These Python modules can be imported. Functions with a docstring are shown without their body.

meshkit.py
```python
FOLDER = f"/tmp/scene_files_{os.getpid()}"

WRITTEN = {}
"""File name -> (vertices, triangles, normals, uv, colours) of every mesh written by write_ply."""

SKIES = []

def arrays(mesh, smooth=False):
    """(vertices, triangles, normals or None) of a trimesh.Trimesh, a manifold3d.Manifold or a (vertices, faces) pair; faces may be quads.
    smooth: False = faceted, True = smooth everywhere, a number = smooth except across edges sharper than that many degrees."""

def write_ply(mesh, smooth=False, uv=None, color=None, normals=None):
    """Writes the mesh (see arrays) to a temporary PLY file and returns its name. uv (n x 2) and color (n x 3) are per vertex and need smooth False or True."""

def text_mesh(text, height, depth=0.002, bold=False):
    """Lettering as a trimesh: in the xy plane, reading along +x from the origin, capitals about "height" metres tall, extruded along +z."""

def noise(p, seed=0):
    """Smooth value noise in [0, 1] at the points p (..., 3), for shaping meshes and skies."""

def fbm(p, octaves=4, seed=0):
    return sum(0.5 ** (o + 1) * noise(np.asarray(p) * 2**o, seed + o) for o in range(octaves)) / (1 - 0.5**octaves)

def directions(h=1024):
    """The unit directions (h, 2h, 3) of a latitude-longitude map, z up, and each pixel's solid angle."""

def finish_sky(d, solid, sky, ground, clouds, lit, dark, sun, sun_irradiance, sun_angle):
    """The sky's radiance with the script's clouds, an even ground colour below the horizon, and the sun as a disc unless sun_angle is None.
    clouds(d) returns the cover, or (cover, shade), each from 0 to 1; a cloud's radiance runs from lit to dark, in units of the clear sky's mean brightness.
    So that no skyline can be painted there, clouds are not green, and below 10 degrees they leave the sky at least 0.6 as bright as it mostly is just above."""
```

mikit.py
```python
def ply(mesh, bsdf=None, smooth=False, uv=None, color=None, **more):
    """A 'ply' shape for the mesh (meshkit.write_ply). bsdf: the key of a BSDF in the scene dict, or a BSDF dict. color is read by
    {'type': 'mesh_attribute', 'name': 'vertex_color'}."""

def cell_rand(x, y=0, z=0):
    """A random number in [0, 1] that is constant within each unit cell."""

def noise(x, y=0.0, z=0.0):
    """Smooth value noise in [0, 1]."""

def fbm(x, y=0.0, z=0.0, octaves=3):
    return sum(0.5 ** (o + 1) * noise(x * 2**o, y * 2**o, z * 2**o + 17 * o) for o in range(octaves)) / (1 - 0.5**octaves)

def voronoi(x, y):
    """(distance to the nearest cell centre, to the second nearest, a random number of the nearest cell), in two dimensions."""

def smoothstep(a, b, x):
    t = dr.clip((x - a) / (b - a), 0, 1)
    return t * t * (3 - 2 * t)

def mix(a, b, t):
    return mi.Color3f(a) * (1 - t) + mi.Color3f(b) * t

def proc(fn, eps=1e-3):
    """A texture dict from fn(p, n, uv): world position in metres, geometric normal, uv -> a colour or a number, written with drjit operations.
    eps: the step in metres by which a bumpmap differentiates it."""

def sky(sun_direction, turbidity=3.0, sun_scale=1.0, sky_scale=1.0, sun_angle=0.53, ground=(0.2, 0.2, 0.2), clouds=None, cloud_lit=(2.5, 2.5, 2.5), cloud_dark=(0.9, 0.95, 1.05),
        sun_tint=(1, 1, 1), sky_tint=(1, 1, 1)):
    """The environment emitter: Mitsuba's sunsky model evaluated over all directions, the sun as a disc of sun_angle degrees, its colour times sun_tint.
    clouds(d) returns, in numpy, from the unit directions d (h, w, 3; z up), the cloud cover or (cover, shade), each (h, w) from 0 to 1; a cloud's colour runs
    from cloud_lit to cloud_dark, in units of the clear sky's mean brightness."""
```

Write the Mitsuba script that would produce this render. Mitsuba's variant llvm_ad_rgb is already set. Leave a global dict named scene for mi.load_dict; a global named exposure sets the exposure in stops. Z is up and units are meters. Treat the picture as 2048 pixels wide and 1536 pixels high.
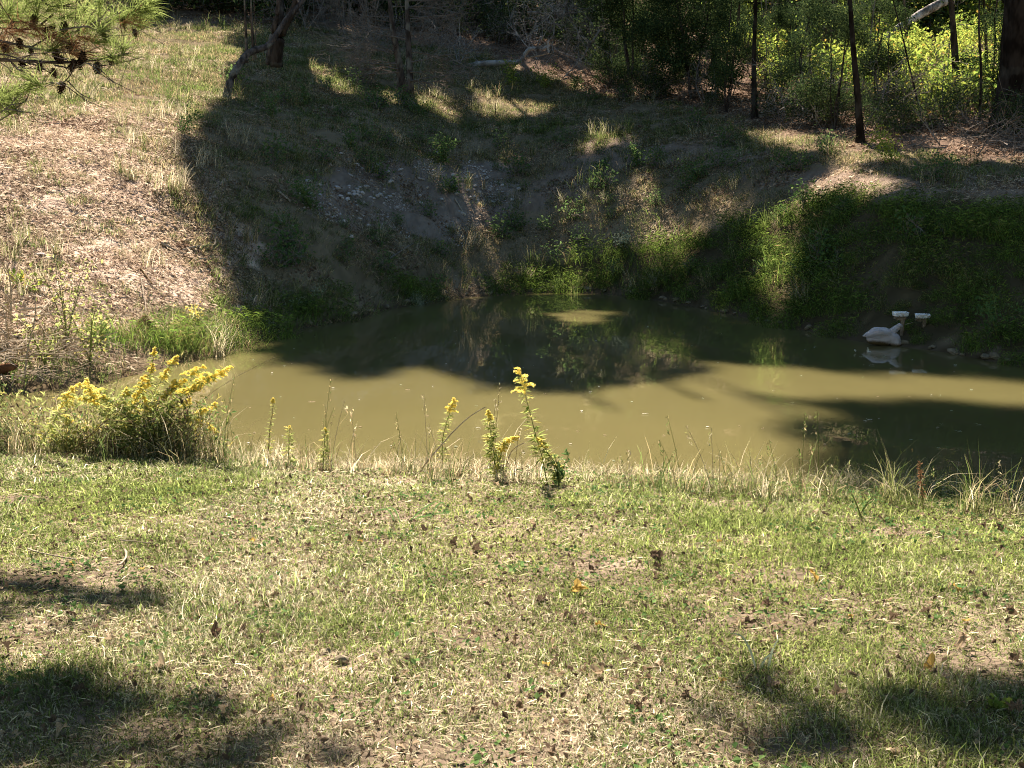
import math
import numpy as np, trimesh, manifold3d as m3
import mitsuba as mi, drjit as dr
import mikit, meshkit
from scipy.interpolate import LinearNDInterpolator
from scipy.ndimage import gaussian_filter, map_coordinates
from shapely.geometry import Polygon, Point, LineString
from shapely.ops import unary_union
from shapely import contains_xy

T = mi.ScalarTransform4f
scene, labels = {}, {}

# ------------------------------------------------------------------ camera, sky, exposure
F, CX, CY = 2400.0, 1024.0, 768.0                 # focal length in pixels of the 2048 px wide photograph
EYE = np.array([0.0, 0.0, 2.6])
PITCH = math.radians(9.23)
FWD = np.array([0, math.cos(PITCH), -math.sin(PITCH)])
UPV = np.array([0, math.sin(PITCH), math.cos(PITCH)])
scene['camera'] = {'type': 'perspective', 'fov': math.degrees(2 * math.atan(1024 / F)), 'near_clip': 0.1, 'far_clip': 2000.0,
                   'to_world': T().look_at(origin=EYE.tolist(), target=(EYE + FWD).tolist(), up=[0, 0, 1])}
SUN_AZ, SUN_EL = math.radians(15), math.radians(44)
SUN = np.array([-math.sin(SUN_AZ) * math.cos(SUN_EL), math.cos(SUN_AZ) * math.cos(SUN_EL), math.sin(SUN_EL)])
scene['sky'] = mikit.sky(SUN.tolist(), turbidity=2.2, sky_scale=.44, sun_tint=(.96, 1.0, 1.17), sky_tint=(1.1, 1.0, .84), sun_angle=0.6, ground=(0.06, 0.06, 0.04))
exposure = 4.12

# ------------------------------------------------------------------ names
count = {}
def numbered(name):
    k = count.get(name, -1) + 1
    count[name] = k
    return name if k == 0 else f'{name}_{k:03d}'
def tag(key, label=None, cat=None, group=None, kind=None):
    d = {}
    if label: d['label'] = label
    if cat: d['category'] = cat
    if group: d['group'] = group
    if kind: d['kind'] = kind
    labels[key] = d
    return key
def thing(name, label, cat, group=None):
    return tag(numbered(name), label, cat, group)
def obj(name, mesh, bsdf, parent=None, smooth=False, uv=None, kind=None, label=None):
    key = numbered(f'{parent}__{name}' if parent else name)
    scene[key] = mikit.ply(mesh, bsdf, smooth=smooth, uv=uv)
    if kind or label: tag(key, label, None, None, kind)
    return key
def inst(key, group, mat):
    scene[key] = {'type': 'instance', 'to_world': T(mat.tolist()), 'shapegroup': {'type': 'ref', 'id': group}}
    return key

# ------------------------------------------------------------------ picture points to places
def ray(u, v):
    u, v = np.asarray(u, float), np.asarray(v, float)
    d = FWD[:, None] + np.array([1.0, 0, 0])[:, None] * ((u.ravel() - CX) / F) - UPV[:, None] * ((v.ravel() - CY) / F)
    return (d / d[1]).T.reshape(u.shape + (3,))
def at(u, v, y):
    return EYE + ray(u, v) * np.asarray(y, float)[..., None]
def water_at(u, v):
    r = ray(u, v)
    return EYE + r * (-EYE[2] / r[..., 2])[..., None]

# ------------------------------------------------------------------ terrain
SHORE = [(-150, 812), (60, 790), (200, 775), (330, 738), (400, 715), (500, 690), (560, 668), (650, 648), (740, 625), (830, 608), (920, 595), (1000, 588), (1100, 583),
         (1200, 585), (1280, 593), (1360, 608), (1450, 626), (1540, 647), (1640, 667), (1730, 684), (1800, 692), (1880, 702), (1960, 718), (2060, 738), (2180, 775)]
sh = water_at([s[0] for s in SHORE], [s[1] for s in SHORE])
COLS = {50: [(700, 16.4), (600, 17.8), (500, 19.2), (400, 20.7), (300, 22.6), (220, 25.3), (140, 30), (60, 37), (0, 44), (-60, 54)],
        350: [(650, 19.2), (560, 20.6), (470, 22), (380, 23.5), (300, 25.3), (230, 28), (150, 33), (60, 42), (0, 50), (-50, 60)],
        650: [(575, 24.6), (480, 26.2), (400, 27.8), (330, 29.8), (260, 32.5), (190, 37), (130, 42), (60, 50), (0, 58), (-40, 66)],
        1000: [(505, 31.8), (400, 34), (330, 36), (270, 38.5), (200, 44), (130, 50), (60, 58), (0, 66), (-30, 74)],
        1400: [(550, 27.6), (460, 29.1), (385, 30.6), (330, 32), (290, 35), (240, 39), (180, 44), (100, 52), (0, 62), (-40, 70)],
        1750: [(628, 21.0), (545, 22.2), (455, 23.5), (395, 24.6), (350, 26.5), (300, 29), (240, 33), (180, 39), (110, 52), (60, 66), (48, 80)],
        2048: [(655, 18.5), (555, 19.9), (455, 21.5), (400, 23), (330, 26), (260, 30), (180, 37), (110, 49), (60, 62), (45, 76)]}
cp = [(p[0], p[1], 0.0) for p in sh]
centre = np.array([1.2, 18.0])
for p in sh:                                        # mud rim just above, pond bed below
    q = centre - p[:2]; q /= np.linalg.norm(q)
    cp.append((p[0] - q[0] * .35, p[1] - q[1] * .35, .10))
    cp.append((p[0] + q[0] * 1.6, p[1] + q[1] * 1.6, -.55))
for u, f_ in ((50, 1.22), (350, 1.2)):
    s0 = {50: 15.1, 350: 18.0}[u]
    COLS[u] = [(v, s0 + (y - s0) * f_) for v, y in COLS[u]]
for u, rows in COLS.items():
    for v, y in rows:
        cp.append(tuple(at(u, v, y)))
for u, base, dx in ((50, -1, -4.5), (50, -1, -12), (50, -1, -40), (2048, 1, 4), (2048, 1, 12), (2048, 1, 45)):     # beyond the frame
    for v, y in COLS[u]:
        p = at(u, v, y)
        cp.append((p[0] + dx, p[1] - .25 * abs(dx) * (1 if abs(dx) < 20 else .5), p[2] + (.4 if abs(dx) > 5 else 0)))
lip = lambda x: 8.25 - .19 * x + .16 * np.sin(2.1 * x + .6) * np.sin(.9 * x + 2.0) + .07 * np.sin(5.3 * x)
for x in np.arange(-7, 7.1, .35):
    for t, z in ((-1.6, .85), (-.8, .76), (0, .66), (.35, .5), (.8, .18), (1.15, -.1), (2.2, -.6), (4.0, -1.0)):
        cp.append((x, lip(x) + t, z))
    for y in (-3, 0, 3.0, 4.2, 5.3):
        cp.append((x, y, .98 - .02 * max(0, y - 3) + (.03 if y < 3 else 0)))
for x in (-16, -11, 11, 16, 45, -45):
    for y in (-3, 0, 3, 6, 8.5):
        cp.append((x, y, 1.0 + .02 * abs(x)))
cp += [(-10, 10.5, 1.1), (-8.6, 12.0, .8), (9.5, 10, .9), (9.8, 13, 1.1), (1, 17, -1.6), (-2, 15, -1.4), (4, 18, -1.6), (2, 22, -1.4), (0, 12.5, -1.2), (4, 13, -1.2), (-4.5, 13.2, -1.0)]
for x in (-60, -30, -10, 10, 30, 60):
    for y, z in ((-14, 1.0), (90, 18), (120, 22), (170, 27)):
        cp.append((x, y, z if x < 5 or y < 0 else 9.0))
for y in (-14, 10, 40, 70, 120, 170):
    for x in (-130, 130):
        cp.append((x, y, 4 + max(0, y) * (.14 if x < 0 else .05)))
cp = np.array(cp)
GX0, GX1, GY0, GY1, GS = -128.0, 128.0, -12.0, 168.0, 0.25
gxs, gys = np.arange(GX0, GX1 + .01, GS), np.arange(GY0, GY1 + .01, GS)
grid = LinearNDInterpolator(cp[:, :2], cp[:, 2])(*np.meshgrid(gxs, gys, indexing='ij'))
grid = np.where(np.isnan(grid), 2.0, grid)
g1, g2 = gaussian_filter(grid, 1.3), gaussian_filter(grid, 4.5)
wy = np.clip((gys - 26) / 12, 0, 1)[None, :]
grid = g1 * (1 - wy) + g2 * wy
def sample(x, y):
    x, y = np.broadcast_arrays(np.asarray(x, float), np.asarray(y, float))
    q = map_coordinates(grid, [(x.ravel() - GX0) / GS, (y.ravel() - GY0) / GS], order=1, mode='nearest').reshape(x.shape)
    return q if q.ndim else float(q)
def fb(x, y, s, seed=0, octaves=3):
    x, y = np.asarray(x, float), np.asarray(y, float)
    return meshkit.fbm(np.stack([x / s, y / s, np.zeros_like(x) + .5], -1), octaves, seed)
def gz(x, y):
    x, y = np.asarray(x, float), np.asarray(y, float)
    z = sample(x, y)
    dry = np.clip((z - .02) / .3, 0, 1)
    far = np.clip((y - 12) / 8, 0, 1)
    z = z + dry * ((fb(x, y, .9, 3) - .5) * (.05 + .17 * far) + (fb(x, y, .22, 7, 2) - .5) * (.03 + .06 * far) + (fb(x, y, 4.5, 9, 2) - .5) * .3 * far)
    return z + (1 - dry) * (fb(x, y, .35, 5, 2) - .5) * .06
def on_ground(u, v):
    """The places where the lines of sight meet the ground or the water."""
    u, v = np.atleast_1d(np.asarray(u, float)), np.atleast_1d(np.asarray(v, float))
    ys = np.concatenate([np.arange(2, 14, .04), np.arange(14, 90, .1)])
    r = ray(u, v)
    p = EYE + r[:, None, :] * ys[None, :, None]
    hit = p[..., 2] <= np.maximum(sample(p[..., 0], p[..., 1]), 0.0)
    k = np.where(hit.any(1), hit.argmax(1), len(ys) - 1)
    q = p[np.arange(len(u)), k]
    q[:, 2] = gz(q[:, 0], q[:, 1])
    return q
def place(u, v):
    p = on_ground([u], [v])[0]
    while 870 < v < 1080 and lip(p[0]) + .3 < p[1] < 16:      # plants of the rim root on the bank, not in the pond
        v += 3
        p = on_ground([u], [v])[0]
    return p
def area(pix):
    """A polygon on the ground, from corners seen in the picture."""
    d = []
    for a, b in zip(pix, pix[1:] + pix[:1]):
        n = max(2, int(math.hypot(a[0] - b[0], a[1] - b[1]) / 40))
        d += [(a[0] + (b[0] - a[0]) * i / n, a[1] + (b[1] - a[1]) * i / n) for i in range(n)]
    q = on_ground([p[0] for p in d], [p[1] for p in d])
    return Polygon(q[:, :2]).buffer(0)
def inside(poly, x, y):
    return contains_xy(poly, x, y)
def scatter(poly, n, rng):
    x0, y0, x1, y1 = poly.bounds
    out = []
    while sum(map(len, out)) < n:
        p = np.stack([rng.uniform(x0, x1, 4 * n), rng.uniform(y0, y1, 4 * n)], 1)
        out.append(p[inside(poly, p[:, 0], p[:, 1])])
    return np.vstack(out)[:n]

# ------------------------------------------------------------------ materials
def rgb(*c): return {'type': 'rgb', 'value': list(c)}
def C(*c): return mi.Color3f(*c)
mix, fbm, noise, sstep = mikit.mix, mikit.fbm, mikit.noise, mikit.smoothstep
def thin(key, fn, trans=.7, rough=.55, spec=1.4):
    scene[key] = {'type': 'principledthin', 'base_color': mikit.proc(fn) if callable(fn) else rgb(*fn), 'roughness': rough, 'diff_trans': trans, 'eta': spec}
def blade_colour(green, fresh, straw, brown, dry):
    """Blades differ one by one (uv.x is a blade's own number) and by patches of the ground; uv.y runs from root to tip."""
    def fn(p, n, uv):
        patch = fbm(p.x * .9, p.y * .9, 3.1, 3)
        fine = fbm(p.x * 4.0, p.y * 4.0, 9.1, 2)
        g = mix(C(*green), C(*fresh), sstep(.35, .75, fine * .6 + uv.x * .45))
        k = uv.x * .75 + patch * .9 + fine * .35 - .62 + (dry - .5)
        c = mix(g, C(*straw), sstep(.32, .52, k))
        c = mix(c, C(*brown), sstep(.78, .95, mikit.cell_rand(uv.x * 917.0)) * sstep(.25, .5, k))
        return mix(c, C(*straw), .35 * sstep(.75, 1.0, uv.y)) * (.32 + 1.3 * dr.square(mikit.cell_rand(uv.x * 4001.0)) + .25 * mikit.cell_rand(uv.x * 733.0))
    return fn
thin('lawn_blade', blade_colour((.17, .225, .065), (.32, .39, .11), (.62, .58, .42), (.30, .21, .14), .27), 1.0, .3, 1.5)  # straw tone whitened to stand in for glints on the blades
thin('hill_blade', blade_colour((.10, .15, .045), (.19, .26, .065), (.44, .36, .21), (.24, .16, .09), .42), .95, .4)
thin('lush_blade', blade_colour((.085, .145, .032), (.20, .30, .055), (.30, .29, .11), (.2, .13, .07), .14), 1.05, .4)
thin('straw_blade', blade_colour((.15, .17, .06), (.28, .31, .11), (.60, .54, .38), (.28, .2, .12), .5), .95, .35)
def leaf_fn(a, b, c, k=.85):
    def fn(p, n, uv):
        w = fbm(p.x * .5, p.y * .5, p.z * .5, 2)
        col = mix(C(*a), C(*b), sstep(.25, .75, .55 * uv.x + .5 * w))
        return mix(col, C(*c), sstep(k, k + .06, uv.x))
    return fn
thin('tree_leaf', leaf_fn((.045, .08, .02), (.11, .16, .035), (.22, .22, .04), .93), .8, .35)
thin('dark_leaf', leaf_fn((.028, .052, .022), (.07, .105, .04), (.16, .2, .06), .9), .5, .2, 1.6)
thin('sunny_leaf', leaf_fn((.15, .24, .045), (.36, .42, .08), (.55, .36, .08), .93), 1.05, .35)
thin('weed_leaf', leaf_fn((.07, .14, .045), (.13, .21, .07), (.22, .24, .1), .85), .9, .35)
thin('goldenrod_leaf', leaf_fn((.22, .28, .08), (.42, .46, .17), (.56, .50, .16), .8), 1.1, .3)
thin('goldenrod_flower', leaf_fn((.80, .68, .14), (.90, .84, .36), (.66, .50, .10), .86), 1.0, .6)
thin('pine_needle', leaf_fn((.14, .19, .05), (.30, .37, .12), (.42, .27, .1), .9), .95, .3)
thin('brown_needle', (.23, .13, .07), .5)
thin('dry_leaf', leaf_fn((.07, .05, .035), (.20, .145, .095), (.42, .33, .22), .72), .5, .5)
thin('slope_straw', leaf_fn((.20, .15, .11), (.46, .37, .27), (.66, .58, .46), .76), .9, .4)
thin('litter_leaf', leaf_fn((.12, .08, .055), (.24, .165, .115), (.42, .34, .25), .78), .8, .5)
thin('yellow_leaf', (.45, .31, .09), .8)
thin('pale_leaf', (.40, .46, .33), .6)
thin('white_fluff', (.75, .74, .66), .7)

def bark_fn(a, b, sc=9.0, lichen=.0):
    def fn(p, n, uv):
        v = fbm(p.x * sc, p.y * sc, p.z * sc * .28, 4)
        c = mix(C(*a), C(*b), sstep(.3, .7, v))
        if lichen:
            c = mix(c, C(.34, .36, .31), lichen * sstep(.55, .66, fbm(p.x * 3.3, p.y * 3.3, p.z * 2.6 + 7, 3)))
        return c
    return fn
def bark(key, a, b, sc=9.0, lichen=0.0, bump=.012):
    scene[key] = {'type': 'bumpmap', 'arbitrary': mikit.proc(lambda p, n, uv: fbm(p.x * sc * 1.3, p.y * sc * 1.3, p.z * sc * .3, 4) * bump, eps=.004),
                  'bsdf': {'type': 'diffuse', 'reflectance': mikit.proc(bark_fn(a, b, sc, lichen))}}
bark('dark_bark', (.028, .022, .018), (.075, .06, .05), 9, .12)
bark('black_bark', (.014, .011, .009), (.042, .034, .028), 9, .06)
bark('grey_bark', (.045, .038, .034), (.13, .112, .10), 12, .35)
bark('pale_bark', (.09, .08, .07), (.42, .395, .365), 7, .0, .03)
bark('rotten_wood', (.09, .05, .03), (.24, .13, .075), 8)
scene['twig_wood'] = {'type': 'diffuse', 'reflectance': mikit.proc(lambda p, n, uv: mix(C(.10, .085, .07), C(.27, .245, .22), fbm(p.x * 5, p.y * 5, p.z * 5, 2)))}
scene['dry_stem'] = {'type': 'diffuse', 'reflectance': mikit.proc(lambda p, n, uv: mix(C(.24, .19, .13), C(.46, .40, .31), noise(p.x * 30, p.y * 30, p.z * 30)))}
scene['brown_stem'] = {'type': 'diffuse', 'reflectance': mikit.proc(lambda p, n, uv: mix(C(.09, .06, .035), C(.19, .14, .07), noise(p.x * 30, p.y * 30, p.z * 30)))}
scene['green_stem'] = {'type': 'diffuse', 'reflectance': mikit.proc(lambda p, n, uv: mix(C(.10, .14, .04), C(.19, .21, .07), noise(p.x * 20, p.y * 20, p.z * 20)))}
scene['cone_scale'] = {'type': 'diffuse', 'reflectance': rgb(.075, .052, .038)}
def stone_mat(key, a, b):
    scene[key] = {'type': 'diffuse', 'reflectance': mikit.proc(lambda p, n, uv: mix(C(*a), C(*b), fbm(p.x * 9, p.y * 9, p.z * 9, 3)))}
stone_mat('tan_stone', (.34, .24, .15), (.55, .42, .28))
stone_mat('pale_stone', (.30, .28, .26), (.58, .55, .52))
stone_mat('wet_stone', (.10, .085, .06), (.28, .24, .17))
scene['decoy_paint'] = {'type': 'principled', 'roughness': .5, 'specular': .35, 'base_color': mikit.proc(lambda p, n, uv: mix(
    mix(C(.45, .41, .42), C(.34, .30, .28), .6 * sstep(.4, .75, fbm(p.x * 14, p.y * 14, p.z * 14, 3))),
    C(.10, .07, .03), sstep(.035, -.02, p.z - .05 - .05 * (fbm(p.x * 9, p.y * 9, 1.0, 3) - .5) + .09 * (p.x - 6.3)))) }
scene['block_paint'] = {'type': 'principled', 'roughness': .6, 'base_color': mikit.proc(lambda p, n, uv: mix(C(.80, .79, .78), C(.5, .44, .36), .8 * sstep(.5, .7, fbm(p.x * 16, p.y * 16, p.z * 16, 3))))}
scene['block_stain'] = {'type': 'diffuse', 'reflectance': mikit.proc(lambda p, n, uv: mix(C(.12, .085, .05), C(.34, .27, .2), fbm(p.x * 20, p.y * 20, p.z * 20, 3)))}
scene['soil'] = {'type': 'bumpmap', 'arbitrary': mikit.proc(lambda p, n, uv: fbm(p.x * 14, p.y * 14, p.z * 14, 4) * .05, eps=.006),
                 'bsdf': {'type': 'diffuse', 'reflectance': {'type': 'mesh_attribute', 'name': 'vertex_color'}}}
WATER_BUMP = lambda p, n, uv: (fbm(p.x * 2.2 + 3, p.y * 1.5, 0.0, 3) * .0022 + fbm(p.x * 9.0, p.y * 6.0, 2.0, 2) * .00025) * 1.0
scene['murky_water'] = {'type': 'bumpmap', 'arbitrary': mikit.proc(WATER_BUMP, eps=.02),
                        'bsdf': {'type': 'plastic', 'int_ior': 1.33, 'nonlinear': False, 'diffuse_reflectance': mikit.proc(
                            lambda p, n, uv: mix(C(.092, .083, .034), C(.112, .101, .042), fbm(p.x * .35, p.y * .35, 0.0, 3)))}}

# ------------------------------------------------------------------ mesh helpers
def frames(p):
    t = np.gradient(p, axis=0)
    t /= np.linalg.norm(t, axis=1, keepdims=True) + 1e-12
    ref = np.where(np.abs(t[:, 2:]) < .9, [0, 0, 1.0], [1.0, 0, 0])
    a = np.cross(t, ref); a /= np.linalg.norm(a, axis=1, keepdims=True) + 1e-12
    return t, a, np.cross(t, a)
def tube(p, r, sides=6, cap=True):
    p = np.asarray(p, float)
    r = np.broadcast_to(np.asarray(r, float), (len(p),))
    t, a, b = frames(p)
    ang = np.arange(sides) * 2 * np.pi / sides
    v = (p[:, None] + r[:, None, None] * (np.cos(ang)[None, :, None] * a[:, None] + np.sin(ang)[None, :, None] * b[:, None])).reshape(-1, 3)
    i, j = np.meshgrid(np.arange(len(p) - 1), np.arange(sides), indexing='ij')
    i, j = i.ravel(), j.ravel(); k = (j + 1) % sides
    f = np.vstack([np.stack([i * sides + j, i * sides + k, (i + 1) * sides + k], 1), np.stack([i * sides + j, (i + 1) * sides + k, (i + 1) * sides + j], 1)])
    if cap:
        n = len(v)
        v = np.vstack([v, p[:1], p[-1:]])
        j = np.arange(sides); k = (j + 1) % sides; m = (len(p) - 1) * sides
        f = np.vstack([f, np.stack([j * 0 + n, k, j], 1), np.stack([j * 0 + n + 1, m + j, m + k], 1)])
    return v, f
def join(parts):
    parts = [p for p in parts if len(p[0])]
    at_ = np.cumsum([0] + [len(p[0]) for p in parts])
    out = [np.vstack([p[0] for p in parts]), np.vstack([p[1] + a for p, a in zip(parts, at_)])]
    if len(parts[0]) > 2: out.append(np.vstack([p[2] for p in parts]))
    return tuple(out)
def curve(points, n=12):
    """A smooth line through the points."""
    p = np.asarray(points, float)
    s = np.concatenate([[0], np.cumsum(np.linalg.norm(np.diff(p, axis=0), axis=1))])
    if len(p) < 3: 
        return np.stack([np.interp(np.linspace(0, s[-1], n), s, p[:, i]) for i in range(3)], 1)
    from scipy.interpolate import PchipInterpolator
    return PchipInterpolator(s, p)(np.linspace(0, s[-1], n))
def wobble(p, amount, rng, scale=1.0):
    k = len(p)
    w = np.cumsum(rng.normal(0, amount / math.sqrt(k), (k, 3)), 0)
    w -= w[0]
    return p + w * scale
def unit(v): return v / (np.linalg.norm(v, axis=-1, keepdims=True) + 1e-12)

def blades(base, height, width, lean, rng, curl=1.0, segs=2, heading=None):
    """Grass blades: tapering strips that bend over. (vertices, triangles, uv)"""
    n = len(base)
    az = rng.uniform(0, 2 * np.pi, n) if heading is None else heading
    d = np.stack([np.cos(az), np.sin(az), np.zeros(n)], 1)
    fa = az + np.pi / 2 + rng.normal(0, .7, n)
    side = np.stack([np.cos(fa), np.sin(fa), np.zeros(n)], 1) * (np.asarray(width) / 2)[:, None]
    u = rng.uniform(0, 1, n)
    height, lean = np.broadcast_to(height, (n,)), np.broadcast_to(lean, (n,))
    v, uvs = [], []
    for i in range(segs):
        t = i / segs
        a = lean * (t ** 1.0) * curl
        pos = base + d * (np.sin(a) * height * t)[:, None] + np.array([0, 0, 1.0]) * (np.cos(a) * height * t)[:, None]
        w = 1 - .45 * t
        v += [pos - side * w, pos + side * w]
        uvs += [np.stack([u, u * 0 + t], 1)] * 2
    a = lean * curl
    v.append(base + d * (np.sin(a) * height)[:, None] + np.array([0, 0, 1.0]) * (np.cos(a) * height)[:, None])
    uvs.append(np.stack([u, u * 0 + 1], 1))
    k = 2 * segs + 1
    V = np.stack(v, 1).reshape(-1, 3); UV = np.stack(uvs, 1).reshape(-1, 2)
    o = np.arange(n)[:, None] * k
    f = []
    for i in range(segs - 1):
        q = 2 * i
        f += [o + np.array([q, q + 1, q + 3]), o + np.array([q, q + 3, q + 2])]
    q = 2 * (segs - 1)
    f.append(o + np.array([q, q + 1, q + 2]))
    return V, np.vstack(f), UV
def leaves(centre_, size, rng, normal=None, spread=1.0, ratio=.5, axis=None, fold=.25):
    """Small pointed leaves, each two triangles folded along the midrib."""
    n = len(centre_)
    size = np.broadcast_to(size, (n,))
    nn = rng.normal(0, 1, (n, 3)) * spread
    if normal is not None: nn = nn + normal
    nn = unit(nn)
    ax = rng.normal(0, 1, (n, 3)) if axis is None else axis
    ax = unit(ax - nn * (ax * nn).sum(1, keepdims=True))
    sd = np.cross(nn, ax)
    h = size[:, None] / 2
    b, t = centre_ - ax * h, centre_ + ax * h
    mid = centre_ - ax * h * .15
    l = mid + sd * h * ratio + nn * h * fold; r = mid - sd * h * ratio + nn * h * fold
    V = np.stack([b, l, t, r], 1).reshape(-1, 3)
    u = rng.uniform(0, 1, n)
    UV = np.repeat(np.stack([u, rng.uniform(0, 1, n)], 1), 4, 0)
    o = np.arange(n)[:, None] * 4
    return V, np.vstack([o + np.array([0, 1, 2]), o + np.array([0, 2, 3])]), UV
def ball(n, rng, shell=.35):
    d = unit(rng.normal(0, 1, (n, 3)))
    return d * (rng.uniform(shell ** 3, 1, n) ** (1 / 3))[:, None]
def twigs(start, direction, length, radius, rng, depth=3, kids=4, bend=.35, gravity=0.0, spread=.8, sides=4, minr=.003):
    """A branch that forks into finer ones: (list of tubes, tips)."""
    out, tips = [], []
    def grow(p, d, ln, r, k):
        n = 5 if k else 4
        pts = [p]; dd = d.copy()
        for i in range(n):
            dd = unit(dd + rng.normal(0, bend / 2.2, 3) + np.array([0, 0, gravity]) * .3)
            pts.append(pts[-1] + dd * ln / n)
        pts = np.array(pts)
        out.append(tube(pts, np.linspace(r, max(minr, r * .45), len(pts)), sides if r > .012 else 3, cap=False))
        tips.append((pts[-1], dd))
        if k:
            for i in range(kids):
                s = rng.uniform(.25, 1.0)
                q = pts[min(n, int(s * n))]
                nd = unit(dd + rng.normal(0, spread, 3))
                grow(q, nd, ln * rng.uniform(.4, .7), max(minr, r * rng.uniform(.4, .6)), k - 1)
    grow(np.asarray(start, float), unit(np.asarray(direction, float)), length, radius, depth)
    return out, tips
def turn(angle, scale=1.0, normal=None, pos=(0, 0, 0), tilt=.8, sz=None):
    c, s = math.cos(angle), math.sin(angle)
    R = np.array([[c, -s, 0], [s, c, 0], [0, 0, 1.0]])
    if normal is not None:
        z = unit(np.array([0, 0, 1.0]) * (1 - tilt) + np.asarray(normal) * tilt)
        x = unit(np.cross([0, 1.0, 0], z)); y = np.cross(z, x)
        R = np.stack([x, y, z], 1) @ R
    M = np.eye(4)
    M[:3, :3] = R @ np.diag([scale, scale, sz or scale])
    M[:3, 3] = pos
    return M
def ground_normal(x, y, e=.6):
    return unit(np.array([-(sample(x + e, y) - sample(x - e, y)) / (2 * e), -(sample(x, y + e) - sample(x, y - e)) / (2 * e), 1.0]).reshape(3))
def group(name, **parts):
    scene[name] = {'type': 'shapegroup', **{k: mikit.ply(m[:2], b, uv=m[2] if len(m) > 2 else None) for k, (m, b) in parts.items()}}

# ------------------------------------------------------------------ areas of the place (corners as seen, laid on the ground)
Z_SLOPE = area([(-300, 760), (440, 640), (420, 480), (360, 330), (300, 250), (150, 215), (-300, 240)])          # bare litter slope on the left
Z_LUSH = area([(950, 580), (1100, 520), (1330, 470), (1560, 430), (1640, 400), (2200, 420), (2500, 800), (2060, 735), (1800, 690), (1540, 645), (1360, 606), (1200, 584)])
Z_FRINGE = area([(1000, 588), (920, 590), (740, 618), (560, 660), (420, 705), (350, 725), (300, 690), (420, 650), (500, 650), (560, 610), (740, 570), (930, 540), (1000, 540)])
Z_ROCK = area([(600, 440), (640, 350), (760, 310), (860, 330), (1010, 330), (1040, 420), (900, 480), (700, 450)])
Z_PATH = area([(1000, 400), (1120, 330), (1180, 280), (1400, 285), (1520, 305), (1700, 340), (1900, 350), (2300, 370), (2300, 410), (1900, 395), (1680, 400), (1520, 350), (1300, 320), (1150, 400), (1050, 430)])
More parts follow.
